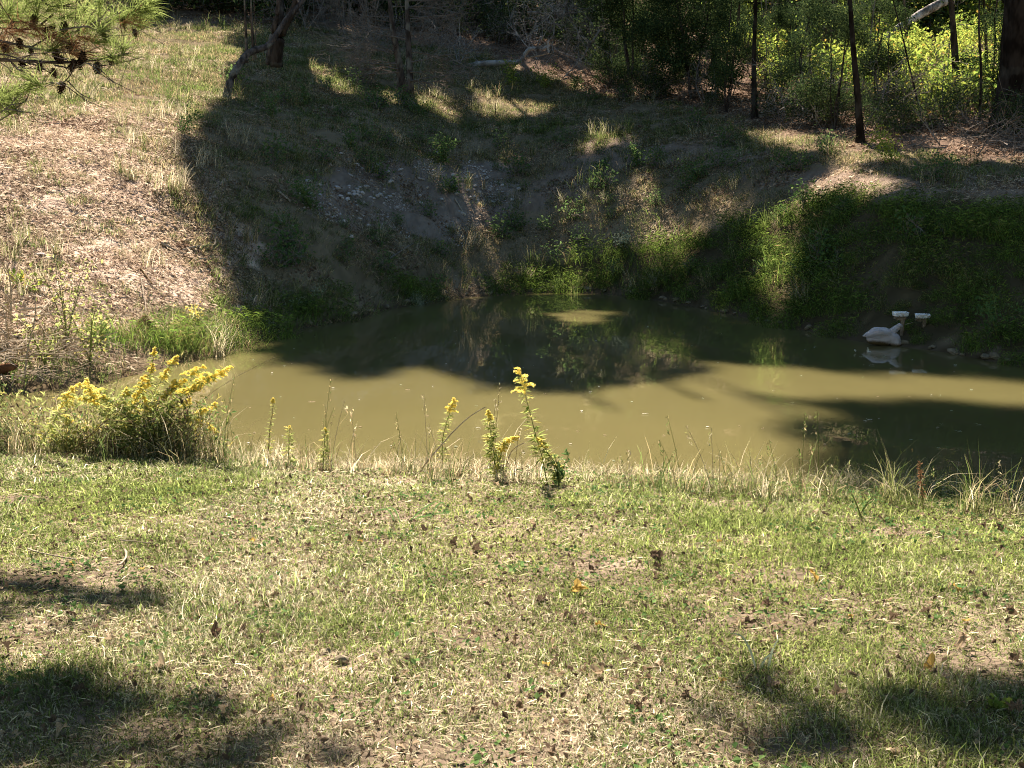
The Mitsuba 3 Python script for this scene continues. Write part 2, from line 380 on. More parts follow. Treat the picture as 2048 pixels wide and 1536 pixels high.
Z_WOOD = area([(330, 50), (600, 45), (760, 75), (960, 110), (1180, 190), (1350, 215), (1500, 250), (1700, 290), (1900, 320), (2400, 330), (2400, -60), (1000, -60), (330, -40)]).union(
    Polygon([(-40, 60), (-20, 52), (-10, 56), (20, 56), (60, 30), (60, 150), (-60, 150)]))
Z_SHADE = area([(490, 705), (680, 775), (830, 742), (1060, 800), (1280, 770), (1500, 735), (1700, 748), (2060, 765), (2300, 800), (2300, 330), (1850, 330), (1600, 300), (1450, 245), (1200, 190), (960, 110), (700, 60),
                (520, 70), (450, 140), (430, 200), (360, 290), (340, 350), (410, 450), (445, 600)])
Z_SHADE_B = area([(2300, 830), (1800, 805), (1570, 885), (1690, 930), (1780, 1000), (2300, 1060)])
LIT = [area(p) for p in (
    [(-80, 780), (450, 690), (435, 600), (395, 450), (325, 350), (350, 280), (325, 200), (430, 150), (400, 110), (330, 70), (200, 60), (-80, 60)],
    [(0, 800), (470, 765), (680, 800), (830, 762), (1060, 825), (1300, 795), (1500, 757), (1700, 765), (1900, 775), (1700, 820), (1540, 880), (1660, 950), (1700, 1000), (0, 900)],
    [(-80, 915), (1200, 965), (2100, 1035), (2100, 1310), (1600, 1330), (1300, 1450), (900, 1536), (500, 1450), (-80, 1330)])]
SPOTS = [area(p) for p in (
    [(900, 585), (960, 535), (1180, 485), (1330, 465), (1370, 550), (1200, 580), (1050, 580)], [(1530, 590), (1550, 550), (1590, 545), (1595, 590)], [(1600, 392), (1640, 350), (1800, 350), (1830, 378), (1700, 402)],
    [(1500, 500), (1560, 430), (1600, 410), (1580, 440), (1530, 505)], [(960, 238), (980, 203), (1130, 215), (1060, 242)], [(655, 192), (680, 165), (800, 190), (790, 206)],
    [(1095, 470), (1150, 390), (1210, 380), (1165, 470)], [(1380, 225), (1560, 120), (1620, 60), (1760, 45), (2000, 50), (1985, 215), (1830, 270), (1560, 250)], [(1000, 330), (1030, 310), (1070, 320), (1030, 345)],
    [(1170, 300), (1200, 280), (1260, 290), (1200, 310)], [(820, 205), (850, 190), (900, 200), (870, 215)], [(1200, 190), (1240, 110), (1400, 115), (1430, 195)], [(860, 345), (900, 335), (980, 370), (940, 400)], [(840, 600), (830, 560), (900, 540), (920, 575)],
    [(1120, 645), (1150, 620), (1210, 625), (1180, 650)])]
LIT_ALL = unary_union(LIT)

# ------------------------------------------------------------------ ground, water
def ground():
    ys = np.concatenate([[-150, -60, -25, -10, -4, 0, 2], np.arange(2.6, 10.6, .055), np.arange(10.6, 14, .25), np.arange(14, 40, .16), np.arange(40, 70, .4), np.arange(70, 130, 2.5), [140, 160, 200, 260, 320]])
    xs = np.concatenate([np.arange(0, 4.6, .055), np.arange(4.6, 17, .17), np.arange(17, 34, .7), [36, 40, 46, 54, 64, 80, 110, 160, 240, 320]])
    xs = np.concatenate([-xs[:0:-1], xs])
    X, Y = np.meshgrid(xs, ys, indexing='ij')
    Z = gz(X, Y)
    nx, ny = X.shape
    v = np.stack([X, Y, Z], -1).reshape(-1, 3)
    i, j = np.meshgrid(np.arange(nx - 1), np.arange(ny - 1), indexing='ij')
    q = (i * ny + j).ravel()
    f = np.vstack([np.stack([q, q + ny, q + ny + 1], 1), np.stack([q, q + ny + 1, q + 1], 1)])
    x, y, z = v.T
    n1, n2, n3 = fb(x, y, 1.3, 11), fb(x, y, .25, 12), fb(x, y, .07, 13, 2)
    lin = lambda c: np.array(c)[None, :]
    mixn = lambda a, b, t: a * (1 - t[:, None]) + b * t[:, None]
    col = mixn(np.where(y[:, None] < 11, lin((.07, .055, .038)), lin((.10, .085, .05))), np.where(y[:, None] < 11, lin((.24, .19, .14)), lin((.24, .19, .125))), np.clip((n1 * .6 + n2 * .6 - .35) * 2.2, 0, 1))
    far = y > 11
    def zone(poly, soft, a, b, keep=0.0):
        nonlocal col
        j = (fb(x, y, .8, 21) - .5) * soft
        w = inside(poly, x + j, y + j * 1.3) & far
        c = mixn(lin(a) + np.zeros((len(v), 3)), lin(b), np.clip(n2 * 1.3 + n3 * .6 - .45, 0, 1))
        col = np.where(w[:, None], c, col)
    zone(Z_SLOPE.buffer(.5), 2.5, (.30, .215, .16), (.56, .45, .35))
    zone(Z_ROCK, 2.0, (.12, .095, .075), (.27, .225, .185))
    zone(Z_PATH, 1.6, (.13, .10, .075), (.27, .21, .16))
    zone(Z_WOOD, 2.0, (.10, .072, .052), (.235, .17, .125))
    zone(Z_LUSH, 1.0, (.05, .042, .025), (.10, .08, .045))
    wet = np.clip(1 - (z - .03) / .16, 0, 1) * far
    col = mixn(col, lin((.075, .058, .036)) + (n3[:, None] - .5) * .05, wet)
    col *= (.75 + .5 * n3)[:, None]
    scene['ground'] = mikit.ply((v, f), 'soil', smooth=True, color=np.clip(col, .01, .8))
    tag('ground', 'sloping ground of bare soil, grass and leaf litter round the pond', None, None, 'structure')
ground()
wv = np.array([[-24, 6, 0], [24, 6, 0], [24, 36, 0], [-24, 36, 0.0]])
obj('water', (wv, np.array([[0, 1, 2], [0, 2, 3]])), 'murky_water')
tag('water', 'murky olive brown pond water with tree shadows lying across it', None, None, 'structure')

# ------------------------------------------------------------------ leafy groups that trees and bushes are made of
rs = np.random.default_rng(5)
def clump_mesh(n, size, rng, rx=1.0, rz=.75, droop=.35):
    c = ball(n, rng, .1) * np.array([rx, rx, rz])
    k = rng.integers(0, 14, n)                                  # leaves gather in sprays, so that gaps stay between
    hub = ball(14, rng, .3) * np.array([rx, rx, rz]) * .8
    c = np.where(rng.random(n)[:, None] < .8, hub[k] + rng.normal(0, .2, (n, 3)) * rx, c)
    return leaves(c, rng.uniform(.7, 1.3, n) * size, rng, normal=np.array([0, 0, .8]), axis=unit(c + np.array([0, 0, -droop])) + rng.normal(0, .5, (n, 3)), ratio=.55)
CL = []
for i in range(3):
    group(f'crown_spray_{i}', leaf=(clump_mesh(600, .24, rs), 'tree_leaf')); CL.append(f'crown_spray_{i}')
DC = []
for i in range(2):
    group(f'dark_spray_{i}', leaf=(clump_mesh(900, .11, rs), 'dark_leaf')); DC.append(f'dark_spray_{i}')
def bush_parts(n, size, rng, rx, h, stems, leafs=('foliage', 'tree_leaf'), hollow=.25, lowest=.12):
    tubes, tips = [], []
    for i in range(stems):
        a = rng.uniform(0, 2 * np.pi)
        o, t = twigs([rng.normal(0, .06), rng.normal(0, .06), -.1], [math.cos(a) * .45, math.sin(a) * .45, 1.0], h * rng.uniform(.6, .85), .012 + .006 * h, rng, depth=2, kids=4, bend=.25, spread=.7, sides=4)
        tubes += o; tips += t
    tp = np.array([t[0] for t in tips])
    k = rng.integers(0, len(tp), n)
    c = tp[k] + rng.normal(0, .11 * h ** .5, (n, 3))
    c2 = ball(n, rng, hollow) * np.array([rx, rx, h * .5]) + np.array([0, 0, h * .55])
    c = np.where(rng.random(n)[:, None] < .6, c, c2)
    c[:, 2] = np.maximum(c[:, 2], lowest * h * rng.random(n))
    return {'stem': (join(tubes), 'twig_wood'), leafs[0]: (leaves(c, rng.uniform(.6, 1.3, n) * size, rng, normal=np.array([0, 0, 1.0]), ratio=.6), leafs[1])}
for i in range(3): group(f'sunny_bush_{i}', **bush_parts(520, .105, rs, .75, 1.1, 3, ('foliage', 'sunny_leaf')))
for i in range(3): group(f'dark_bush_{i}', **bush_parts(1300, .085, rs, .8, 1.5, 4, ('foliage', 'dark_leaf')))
for i in range(3): group(f'weed_{i}', **bush_parts(170, .075, rs, .28, .55, 4, ('foliage', 'weed_leaf'), .1))

# ------------------------------------------------------------------ the wood: trees whose crowns shade the bank and the pond
class Tree:
    def __init__(self, base, radius, lean=(0, 0), bsdf='dark_bark', label=None, group_=None, name='forest_tree', path=None, category='tree'):
        self.base, self.radius, self.lean, self.bsdf, self.clumps, self.path = np.asarray(base, float), radius, np.array(lean, float), bsdf, [], path
        self.key = thing(name, label, category, group_)
    def line(self, z):
        h = max(0, z - self.base[2])
        return np.array([self.base[0] + self.lean[0] * h, self.base[1] + self.lean[1] * h, z])
    def build(self, rng, top=None, limbs=True, flare=1.5, sides=9):
        if self.clumps:
            top = max(c[0][2] for c in self.clumps) + .3
        if self.path is not None:
            p = curve(self.path, 26)
            p = np.vstack([p, [self.line(z) for z in np.linspace(p[-1][2] + 1, max(top or 0, p[-1][2] + 2), 4)]]) if top else p
        else:
            zs = np.concatenate([[self.base[2] - .35, self.base[2] + .05, self.base[2] + .3], np.linspace(self.base[2] + .9, top, 11)])
            p = wobble(np.array([self.line(z) for z in zs]), .12, rng)
        s = np.linspace(0, 1, len(p))
        r = self.radius * (1 - .72 * s)
        if flare: r = r * (1 + (flare - 1) * np.exp(-np.maximum(p[:, 2] - self.base[2], 0) / (self.radius * 1.8)))
        obj('trunk', tube(p, np.maximum(r, .012), sides), self.bsdf, self.key, smooth=True)
        if limbs and self.clumps:
            tb = []
            for c, g, sc in self.clumps:
                k = np.argmin(np.abs(p[:, 2] - (c[2] - .35 * np.linalg.norm(p[-1, :2] - c[:2]) - .4)))
                q = p[k]; m = (q + c) / 2 + np.array([0, 0, .12 * np.linalg.norm(c - q)])
                tb.append(tube(curve([q, m, c], 6), np.linspace(max(.02, r[k] * .45), .012, 6), 4))
            obj('limb', join(tb), self.bsdf, self.key, kind='stuff')
        for i, (c, g, sc) in enumerate(self.clumps):
            inst(f'{self.key}__crown__{i + 1:03d}', g, turn(rng.uniform(0, 6.28), sc, None, c))
        if self.clumps: tag(self.key + '__crown', kind='stuff')

rng = np.random.default_rng(11)
GW = 'trees along the dark edge of the wood beyond the pond'
edge_px = [(560, 60), (640, 42), (725, 60), (880, 62), (960, 45), (1050, 66), (1140, 84), (1235, 105), (1330, 120), (1425, 150)]
shade = []
for u, v in edge_px:
    shade.append(Tree(place(u, v), rng.uniform(.13, .22), (rng.normal(0, .03), -.02), label='dark trunk rising at the shaded wood edge beyond the meadow', group_=GW))
def px_path(pix, y, dy=0.0):
    return np.array([at(u, v, y + dy * i / max(1, len(pix) - 1)) for i, (u, v) in enumerate(pix)])
def photo_tree(pix, width, y=None, **kw):
    """A trunk that the photograph shows: its line in the picture, its base on the ground."""
    b = place(*pix[0])
    y = b[1] if y is None else y
    path = px_path(pix, y, -.02 * y)
    path[0] = [path[0][0], path[0][1], path[0][2] - .3]
    t = Tree(b, width / F * y / 2 * 1.25, **kw, path=path)
    d = path[-1] - path[-2]
    t.lean = d[:2] / max(d[2], .1)
    t.base = np.array([path[-1][0] - t.lean[0] * (path[-1][2] - b[2]), path[-1][1] - t.lean[1] * (path[-1][2] - b[2]), b[2]])
    return t
right = [
    photo_tree([(1512, 236), (1508, 110), (1512, 0), (1514, -60)], 10, label='slim dark sapling trunk at the left end of the open sunlit wood', name='sapling', bsdf='black_bark'),
    photo_tree([(1666, 150), (1665, 90), (1660, 0), (1657, -80)], 36, label='thick brown tree trunk left of the leaning fallen log', name='forest_tree'),
    photo_tree([(1723, 287), (1716, 200), (1707, 100), (1700, 0), (1698, -60)], 13, label='slim black sapling trunk reaching down to the path edge', name='sapling', bsdf='black_bark'),
    photo_tree([(1817, 125), (1812, 60), (1808, 0), (1806, -60)], 7, label='thin brown trunk crossing in front of the leaning fallen log', name='sapling', bsdf='grey_bark'),
    photo_tree([(1916, 218), (1910, 110), (1902, 0), (1898, -60)], 15, label='straight brown trunk under the broken end of the fallen log', name='forest_tree'),
    photo_tree([(1958, 240), (1962, 150), (1958, 60), (1960, -40)], 5, label='thin dark stem with leaves just left of the great trunk', name='sapling'),
    photo_tree([(1974, 195), (1972, 90), (1968, 0), (1966, -60)], 7, label='second thin trunk beside the great trunk, standing farther back', name='sapling'),
    photo_tree([(2042, 262), (2038, 150), (2034, 60), (2036, -80)], 68, label='great dark tree trunk with flared foot at the edge of the picture', name='forest_tree', bsdf='black_bark')]
for u, v in ((2150, 150), (2300, 230), (2500, 300), (1240, 20), (1480, 40), (1590, 20)):
    right.append(Tree(place(u, v), rng.uniform(.14, .24), (rng.normal(0, .02), -.01), label='tree farther back in the sunlit wood beyond the path', group_='trees farther back in the sunlit wood'))
double = [photo_tree([(806, 192), (797, 120), (786, 60), (778, -20)], 15, label='left trunk of the pair with bare grey branches', name='paired_tree', bsdf='grey_bark'),
          photo_tree([(822, 200), (818, 120), (815, 40), (812, -40)], 13, label='right trunk of the pair with bare grey branches', name='paired_tree', bsdf='grey_bark')]
shaders = shade + [right[i] for i in (0, 1, 4, 7, 8, 9, 11, 12, 13)] + double
def shadow_hit(c):
    """Where the sun's ray through c meets the ground."""
    s = np.arange(0, 60, .4)
    p = np.asarray(c)[None] - SUN[None] * s[:, None]
    k = np.argmax(p[:, 2] <= np.maximum(sample(p[:, 0], p[:, 1]), 0))
    return p[k]
def cover(poly, holes, step, dens, rng, hmax, y0=None, size=1.0, keep=1.0, trees=None):
    """Leaf sprays on the wood's trees where they stand between the sun and the shaded ground."""
    inn = poly.buffer(-.45)
    if holes is not None: inn = inn.difference(holes)
    x0, ya, x1, yb = inn.bounds
    n = 0
    for x in np.arange(x0, x1, step):
        for y in np.arange(ya, yb, step * 1.5):
            for rep in range(dens):
                q = np.array([x + rng.uniform(-.5, .5) * step, y + rng.uniform(-.75, .75) * step])
                if not inside(inn, q[0], q[1]) or rng.random() > keep: continue
                P = np.array([q[0], q[1], max(0, float(sample(q[0], q[1])))])
                best = None
                for t in trees or shaders:
                    for dy in (rng.uniform(-4, 4), rng.uniform(-2, 2)):
                        yy = t.base[1] + dy
                        s = (yy - P[1]) / SUN[1]
                        c = P + SUN * s
                        if s < 8 or c[2] < 2.6 + .18 * c[1] + .8 or c[2] > t.base[2] + hmax: continue
                        m = t.line(c[2])
                        cost = math.hypot(m[0] - c[0], m[1] - c[1]) + .12 * abs(c[2] - t.base[2] - 12)
                        if best is None or cost < best[0]: best = (cost, t, c)
                if best:
                    sc = size * rng.uniform(.85, 1.2)
                    best[1].clumps.append((best[2], CL[rng.integers(3)], sc)); n += 1
    return n
HOLES = unary_union([s.buffer(.55 if i != 2 else .25) for i, s in enumerate(SPOTS)])
for hx, hy, hz in rng.uniform(0, 1, (30, 3)):                # gaps in the leaves: flecks of sun on the shaded bank
    q = place(430 + hx * 1150, 130 + hy * 420)
    if hx < .34 and hy > .35: continue
    if Z_LUSH.contains(Point(q[0], q[1])) and hz > .45: continue
    HOLES = HOLES.union(Polygon([(q[0] + (.5 + .4 * hz) * math.cos(a), q[1] + (.7 + .6 * hz) * math.sin(a)) for a in np.linspace(0, 6, 9)]))
print('shade sprays', cover(Z_SHADE.difference(LIT_ALL.buffer(.1)), HOLES, .62, 2, rng, 31, size=.6), cover(Z_SHADE_B.buffer(.35), None, .6, 3, rng, 44, size=.6, trees=[shade[2]]))

gt = right[7]                                       # leaf sprays added out of view, toward the sun, to shade the great trunk
for z in np.arange(3.6, 9.5, .7):
    for dx in (-.9, -.3, .3, .9):
        c = np.array([gt.base[0] + dx, gt.base[1], z]) + SUN * rng.uniform(5.5, 8.0)
        if c[2] > 2.6 + .17 * c[1] + .6: gt.clumps.append((c, CL[rng.integers(3)], .8))
# trees deeper in the wood: they close the view and darken the floor, and leave the sunlit places open
GB = 'trees deep in the wood behind the pond'
deep = []
for tries in range(900):
    if len(deep) >= 78: break
    x, y = rng.uniform(-44, 46), rng.uniform(46, 92)
    if y < 58 and -22 < x < 2: continue
    if 8 < x < 24 and y < 60: continue
    if any(math.hypot(x - t[0], y - t[1]) < 3.4 for t in deep): continue
    b = np.array([x, y, float(gz(x, y))])
    H = rng.uniform(13, 22)
    cl = []
    for i in range(9):
        z = b[2] + H * rng.uniform(.3, 1.0)
        w = 3.0 * (1.15 - abs((z - b[2]) / H - .55))
        c = np.array([x + rng.normal(0, w * .55), y + rng.normal(0, w * .55), z])
        h = shadow_hit(c)
        if LIT_ALL.buffer(1.4).contains(Point(h[0], h[1])) or HOLES.buffer(.6).contains(Point(h[0], h[1])): continue
        cl.append((c, CL[rng.integers(3)], rng.uniform(.9, 1.5)))
    if len(cl) < 3: continue
    deep.append((x, y, b, cl))
for x, y, b, cl in deep:
    t = Tree(b, rng.uniform(.12, .3), (rng.normal(0, .02), rng.normal(0, .02)), label='tree standing in the dark depth of the wood', group_=GB)
    t.clumps = cl
    t.build(rng, limbs=False, sides=7)
for t in shade + right: 
    t.build(rng, top=None if t.clumps else t.base[2] + 13, flare=1.65 if t is right[7] else 1.4, sides=14 if t is right[7] else 9)
# bushes along the wood edge
def bush(name, grp, pos, scale, label, cat, group_, angle=None, sz=None):
    key = thing(name, label, cat, group_)
    inst(key, grp, turn(rng.uniform(0, 6.28) if angle is None else angle, scale, None, pos, sz=sz))
    return key
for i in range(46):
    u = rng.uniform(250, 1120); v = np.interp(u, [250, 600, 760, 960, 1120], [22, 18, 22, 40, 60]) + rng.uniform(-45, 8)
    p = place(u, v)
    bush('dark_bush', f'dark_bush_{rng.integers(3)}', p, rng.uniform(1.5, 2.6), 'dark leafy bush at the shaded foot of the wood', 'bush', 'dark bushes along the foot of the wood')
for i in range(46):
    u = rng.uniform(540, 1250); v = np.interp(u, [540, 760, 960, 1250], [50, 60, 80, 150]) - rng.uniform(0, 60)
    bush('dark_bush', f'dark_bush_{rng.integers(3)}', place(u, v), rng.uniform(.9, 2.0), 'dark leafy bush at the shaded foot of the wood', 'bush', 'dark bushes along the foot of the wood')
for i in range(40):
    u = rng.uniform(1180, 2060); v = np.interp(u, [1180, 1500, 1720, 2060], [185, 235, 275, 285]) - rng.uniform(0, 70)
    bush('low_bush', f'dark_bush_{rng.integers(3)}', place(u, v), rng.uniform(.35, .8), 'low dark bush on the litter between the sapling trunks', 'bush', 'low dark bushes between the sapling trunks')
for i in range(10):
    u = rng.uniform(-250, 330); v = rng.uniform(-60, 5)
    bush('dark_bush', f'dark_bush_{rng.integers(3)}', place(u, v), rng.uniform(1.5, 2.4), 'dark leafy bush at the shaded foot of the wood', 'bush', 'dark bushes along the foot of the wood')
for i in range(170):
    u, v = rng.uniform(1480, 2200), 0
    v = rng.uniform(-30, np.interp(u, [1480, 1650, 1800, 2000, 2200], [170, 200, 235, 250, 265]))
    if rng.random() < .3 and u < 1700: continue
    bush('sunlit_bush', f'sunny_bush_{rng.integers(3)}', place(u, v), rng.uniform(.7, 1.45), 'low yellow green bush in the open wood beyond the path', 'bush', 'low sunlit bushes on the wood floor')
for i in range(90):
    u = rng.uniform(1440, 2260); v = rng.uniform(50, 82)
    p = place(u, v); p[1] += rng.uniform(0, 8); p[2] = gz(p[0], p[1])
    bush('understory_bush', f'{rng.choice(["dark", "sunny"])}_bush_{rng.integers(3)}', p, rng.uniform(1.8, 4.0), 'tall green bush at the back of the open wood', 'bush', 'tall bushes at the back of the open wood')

# the dark evergreen by the end of the meadow, and leafy saplings in front of the open wood
def evergreen(name, px, h, spread, n, label, sprays=DC, r=.05, size=.75, stems=3, low=.15):
    b = place(*px)
    key = thing(name, label, 'bush' if h < 4 else 'tree')
    for s in range(stems):
        a = rng.uniform(0, 6.28)
        top = b + np.array([math.cos(a) * spread * .45, math.sin(a) * spread * .45, h * rng.uniform(.8, 1)])
        obj('stem', tube(wobble(curve([b - [0, 0, .2], b * .5 + top * .5 + rng.normal(0, .12, 3), top], 10), .08, rng), np.linspace(r, .012, 10), 6), 'dark_bark', key, smooth=True)
    for i in range(n):
        z = rng.uniform(low, 1.0)
        rr = spread * math.sqrt(max(.05, 1 - abs(z - .45) ** 1.4 * 1.2)) * math.sqrt(rng.random())
        a = rng.uniform(0, 6.28)
        inst(f'{key}__foliage__{i + 1:03d}', sprays[rng.integers(len(sprays))], turn(rng.uniform(0, 6.28), size * rng.uniform(.7, 1.2), None, b + np.array([math.cos(a) * rr, math.sin(a) * rr, z * h])))
    tag(key + '__foliage', kind='stuff')
    return key
evergreen('evergreen_tree', (1262, 178), 5.6, 1.9, 44, 'dense dark evergreen tree right of the white dead branches')
evergreen('evergreen_tree', (1385, 200), 5.4, 1.7, 34, 'second dark evergreen at the left end of the open wood, leaves to the ground')
evergreen('evergreen_tree', (1120, 60), 6, 2.4, 26, 'dark evergreen standing behind the white dead branches')
for (u, v), h, sp, n, lab in (((1452, 228), 5, 1.1, 15, 'leafy sapling between the dark evergreen and the first slim trunk'), ((1560, 190), 5, 1.2, 13, 'leafy sapling in the gap left of the thick brown trunk'),
                              ((1668, 262), 3.6, .8, 10, 'dark leafy sapling at the path edge left of the black trunk'), ((1760, 240), 2.6, .5, 6, 'small dark leafy sapling right of the black trunk'),
                              ((1490, 120), 5, 1.4, 16, 'leafy sapling behind the first slim trunk'), ((1640, 60), 6, 1.6, 16, 'leafy sapling behind the thick brown trunk'), ((1745, 150), 4.5, 1.0, 10, 'leafy sapling in front of the rotten log'), ((1320, 130), 5.5, 1.6, 18, 'leafy sapling between the two dark evergreens'),
                              ((1600, 235), 3.0, .7, 7, 'many stemmed leafy sapling over the dead root branch'), ((1985, 215), 5.5, .8, 14, 'leafy sapling against the left side of the great trunk'),
                              ((1830, 60), 3.4, 1.0, 10, 'leafy sapling under the leaning fallen log')):
    evergreen('leafy_sapling', (u, v), h, sp, n, lab, CL if u == 1830 else DC, .03, .55, 3, .2)

for i in range(66):
    u = rng.uniform(1180, 2120) if i < 46 else rng.uniform(560, 1180); v = rng.uniform(60, np.interp(u, [1180, 1480, 1700, 2120], [150, 215, 250, 270])) if i < 46 else rng.uniform(25, np.interp(u, [560, 1180], [60, 130])); p = place(u, v)
    key = thing('thin_sapling', 'thin bare stemmed sapling along the edge of the wood', 'sapling', 'thin saplings along the edge of the wood')
    H = rng.uniform(3.5, 7); l = rng.normal(0, .13, 2)
    q = wobble(np.array([[p[0] + l[0] * h, p[1] + l[1] * h, p[2] - .1 + h] for h in np.linspace(0, H, 10)]), .14, rng)
    tb = [tube(q, np.linspace(rng.uniform(.014, .035), .006, 10), 5)]
    for k in range(6):
        o, _ = twigs(q[rng.integers(2, 9)], rng.normal(0, 1, 3) * [1, 1, .5] + [0, 0, .4], rng.uniform(.4, 1.1), .009, rng, 1, 3, .3, minr=.004); tb += o
    obj('stem', join(tb), rng.choice(['black_bark', 'twig_wood']), key)
    g = leaves(q[rng.integers(2, 10, 90)] + rng.normal(0, .35, (90, 3)), rng.uniform(.05, .11, 90), rng, np.array([0, 0, 1.0]), 1.0, .6); obj('leaves', g, rng.choice(['sunny_leaf', 'dark_leaf', 'tree_leaf']), key, uv=g[2], kind='stuff')
# leaning tree, dark double trunk and poles on the meadow
lean = thing('leaning_tree', 'bent tree with a low leaning trunk on the meadow', 'tree')
yb = place(448, 195)[1]
pts = np.array([at(448, 200, yb), at(462, 160, yb + .1), at(480, 128, yb + .3), at(497, 106, yb + .5), (at(515, 99, yb + .7)), at(535, 92, yb + .9), at(552, 70, yb + 1.0), at(575, 35, yb + 1.2), at(600, 8, yb + 1.4), at(650, -60, yb + 2), at(690, -130, yb + 2.5)])
pts[0, 2] -= .3
pc = curve(pts, 34)
obj('trunk', tube(pc, np.interp(np.linspace(0, 1, 34), [0, .06, .35, .45, 1], [.15, .115, .095, .075, .04]), 10), 'grey_bark', lean, smooth=True)
tb = []
for k, d in ((22, (-.3, .2, 1)), (24, (.8, 0, .5)), (26, (-.6, .2, .6)), (28, (.9, .2, .2)), (20, (-.5, 0, .8)), (30, (.5, -.3, .8)), (31, (-.7, 0, .7))):
    o, _ = twigs(pc[k], d, rng.uniform(1.2, 2.2), .035, rng, 3, 4, .3)
    tb += o
obj('branch', join(tb), 'twig_wood', lean, kind='stuff')
for pix, w, lab in (([(552, 112), (560, 72), (586, 20), (612, -60)], 17, 'dark mossy trunk behind the bent leaning tree, leaning the same way'), ([(538, 108), (545, 70), (556, 20), (556, -60)], 11, 'lichen covered trunk close behind the bent leaning tree'),
                    ([(493, 104), (491, 50), (489, 0), (488, -50)], 4.5, 'left one of two thin grey poles behind the bent leaning tree'), ([(507, 99), (504, 50), (502, 0), (501, -50)], 4.5, 'right one of two thin grey poles behind the bent leaning tree'),
                    ([(512, 97), (510, 50), (508, 0)], 2, 'pale dead sapling stick beside the thin grey poles')):
    t = photo_tree(pix, w, yb + (1.0 if w < 6 else 2.2), label=lab, name='tree_trunk' if w > 6 else 'pole_sapling', bsdf='dark_bark' if w > 12 else 'grey_bark', category='tree' if w > 6 else 'sapling')
    t.build(rng, top=at(pix[-1][0], pix[-1][1], yb)[2] + 3.5, limbs=False, flare=1.2)
for t, sgn in zip(double, (-1, 1)):
    t.build(rng, top=None if t.clumps else t.base[2] + 13, flare=1.15)
    tb = []
    for i in range(16):
        v = rng.uniform(-30, 165)
        s = rng.choice([-1, 1]) if rng.random() < .4 else sgn
        q = at(np.interp(v, [0, 190], [779, 806] if sgn < 0 else [813, 822]), v, t.path[0][1] - .3)
        o, _ = twigs(q, (s * 1.0, rng.normal(0, .4), rng.uniform(-.05, .3)), rng.uniform(.9, 2.4), .022, rng, 3, 4, .22, 0, .55, minr=.004)
        tb += o
    obj('branch', join(tb), 'twig_wood', t.key, kind='stuff')
# white dead branches and the fallen limb under them
dead = thing('dead_tree', 'tangle of white dead branches hanging left of the dark evergreen', 'dead tree')
yd = place(1150, 175)[1]
main = [[(1142, -30), (1133, 5), (1148, 45), (1160, 62), (1172, 75), (1186, 95)], [(1055, 25), (1085, 28), (1095, 45), (1108, 60)], [(1108, 36), (1120, 20), (1133, 6)], [(1098, 105), (1096, 85), (1108, 68), (1110, 40), (1100, 30)],
        [(1160, 62), (1157, 75)], [(1112, 38), (1128, 20), (1140, 10)], [(1200, 60), (1180, 90), (1160, 120), (1140, 140), (1130, 152)]]
tb = []
for m in main:
    q = curve(px_path(m, yd - rng.uniform(0, .8)), 12)
    tb.append(tube(wobble(q, .05, rng), np.linspace(.045, .018, 12), 5))
    for i in range(7):
        o, _ = twigs(q[rng.integers(2, 12)], rng.normal(0, 1, 3) * [1, .5, .8], rng.uniform(.5, 1.3), .014, rng, 2, 4, .4, minr=.004)
        tb += o
obj('branch', join(tb), 'pale_bark', dead, kind='stuff')
fl = thing('fallen_limb', 'grey crooked limb lying on the meadow under the white dead branches', 'fallen limb')
yl = place(960, 138)[1]
q = curve(px_path([(935, 133), (970, 127), (1005, 126), (1040, 124), (1050, 108), (1062, 97), (1085, 98), (1102, 92), (1115, 104), (1135, 110), (1152, 122)], yl, -.4), 30)
obj('limb', tube(q, np.interp(np.linspace(0, 1, 30), [0, .3, .5, 1], [.11, .12, .085, .045]), 9), 'pale_bark', fl, smooth=True)
obj('side_branch', tube(curve(px_path([(1053, 116), (1075, 112), (1098, 107)], yl - .1), 6), np.linspace(.03, .02, 6), 5), 'dry_stem', fl)
# fallen logs and deadwood in the open wood
def log(name, pix, w0, w1, label, bsdf, cat, y=None, dy=0.0, amount=.05, branches=0):
    b = place(*pix[0]); y = b[1] if y is None else y
    key = thing(name, label, cat)
    p = wobble(curve(px_path(pix, y, dy), 18), amount, rng)
    r = np.linspace(w0, w1, 18) / F * y / 2 * (1 + rng.normal(0, .05, 18))
    obj('trunk', tube(p, r, 10), bsdf, key, smooth=40)
    if branches:
        tb = []
        for i in range(branches):
            o, _ = twigs(p[rng.integers(3, 17)], rng.normal(0, 1, 3) * [1, .6, .8], rng.uniform(.3, .9), .02, rng, 2, 3)
            tb += o
        obj('branch', join(tb), bsdf, key, kind='stuff')
    return key
yw = place(1735, 108)[1]
log('fallen_log', [(1728, 98), (1765, 76), (1805, 50), (1850, 24), (1893, 2)], 10, 19, 'pale bleached log leaning up from the ground to a brown trunk', 'pale_bark', 'log', yw, 1.5)
log('rotten_log', [(1590, 108), (1660, 98), (1740, 96), (1790, 98), (1850, 106), (1930, 112)], 14, 17, 'brown rotten log lying flat across the open wood', 'rotten_wood', 'log', yw - .5, 0, .08, 4)
log('fallen_log', [(1540, 128), (1600, 127), (1655, 126)], 7, 6, 'thin pale log lying behind the thick brown trunk', 'pale_bark', 'log', place(1600, 140)[1], 0)
db = thing('dead_root', 'pale dead root branch with many prongs on the leaf litter at the path edge', 'dead branch')
q0 = place(1590, 212); q0[2] += .25
tb = []
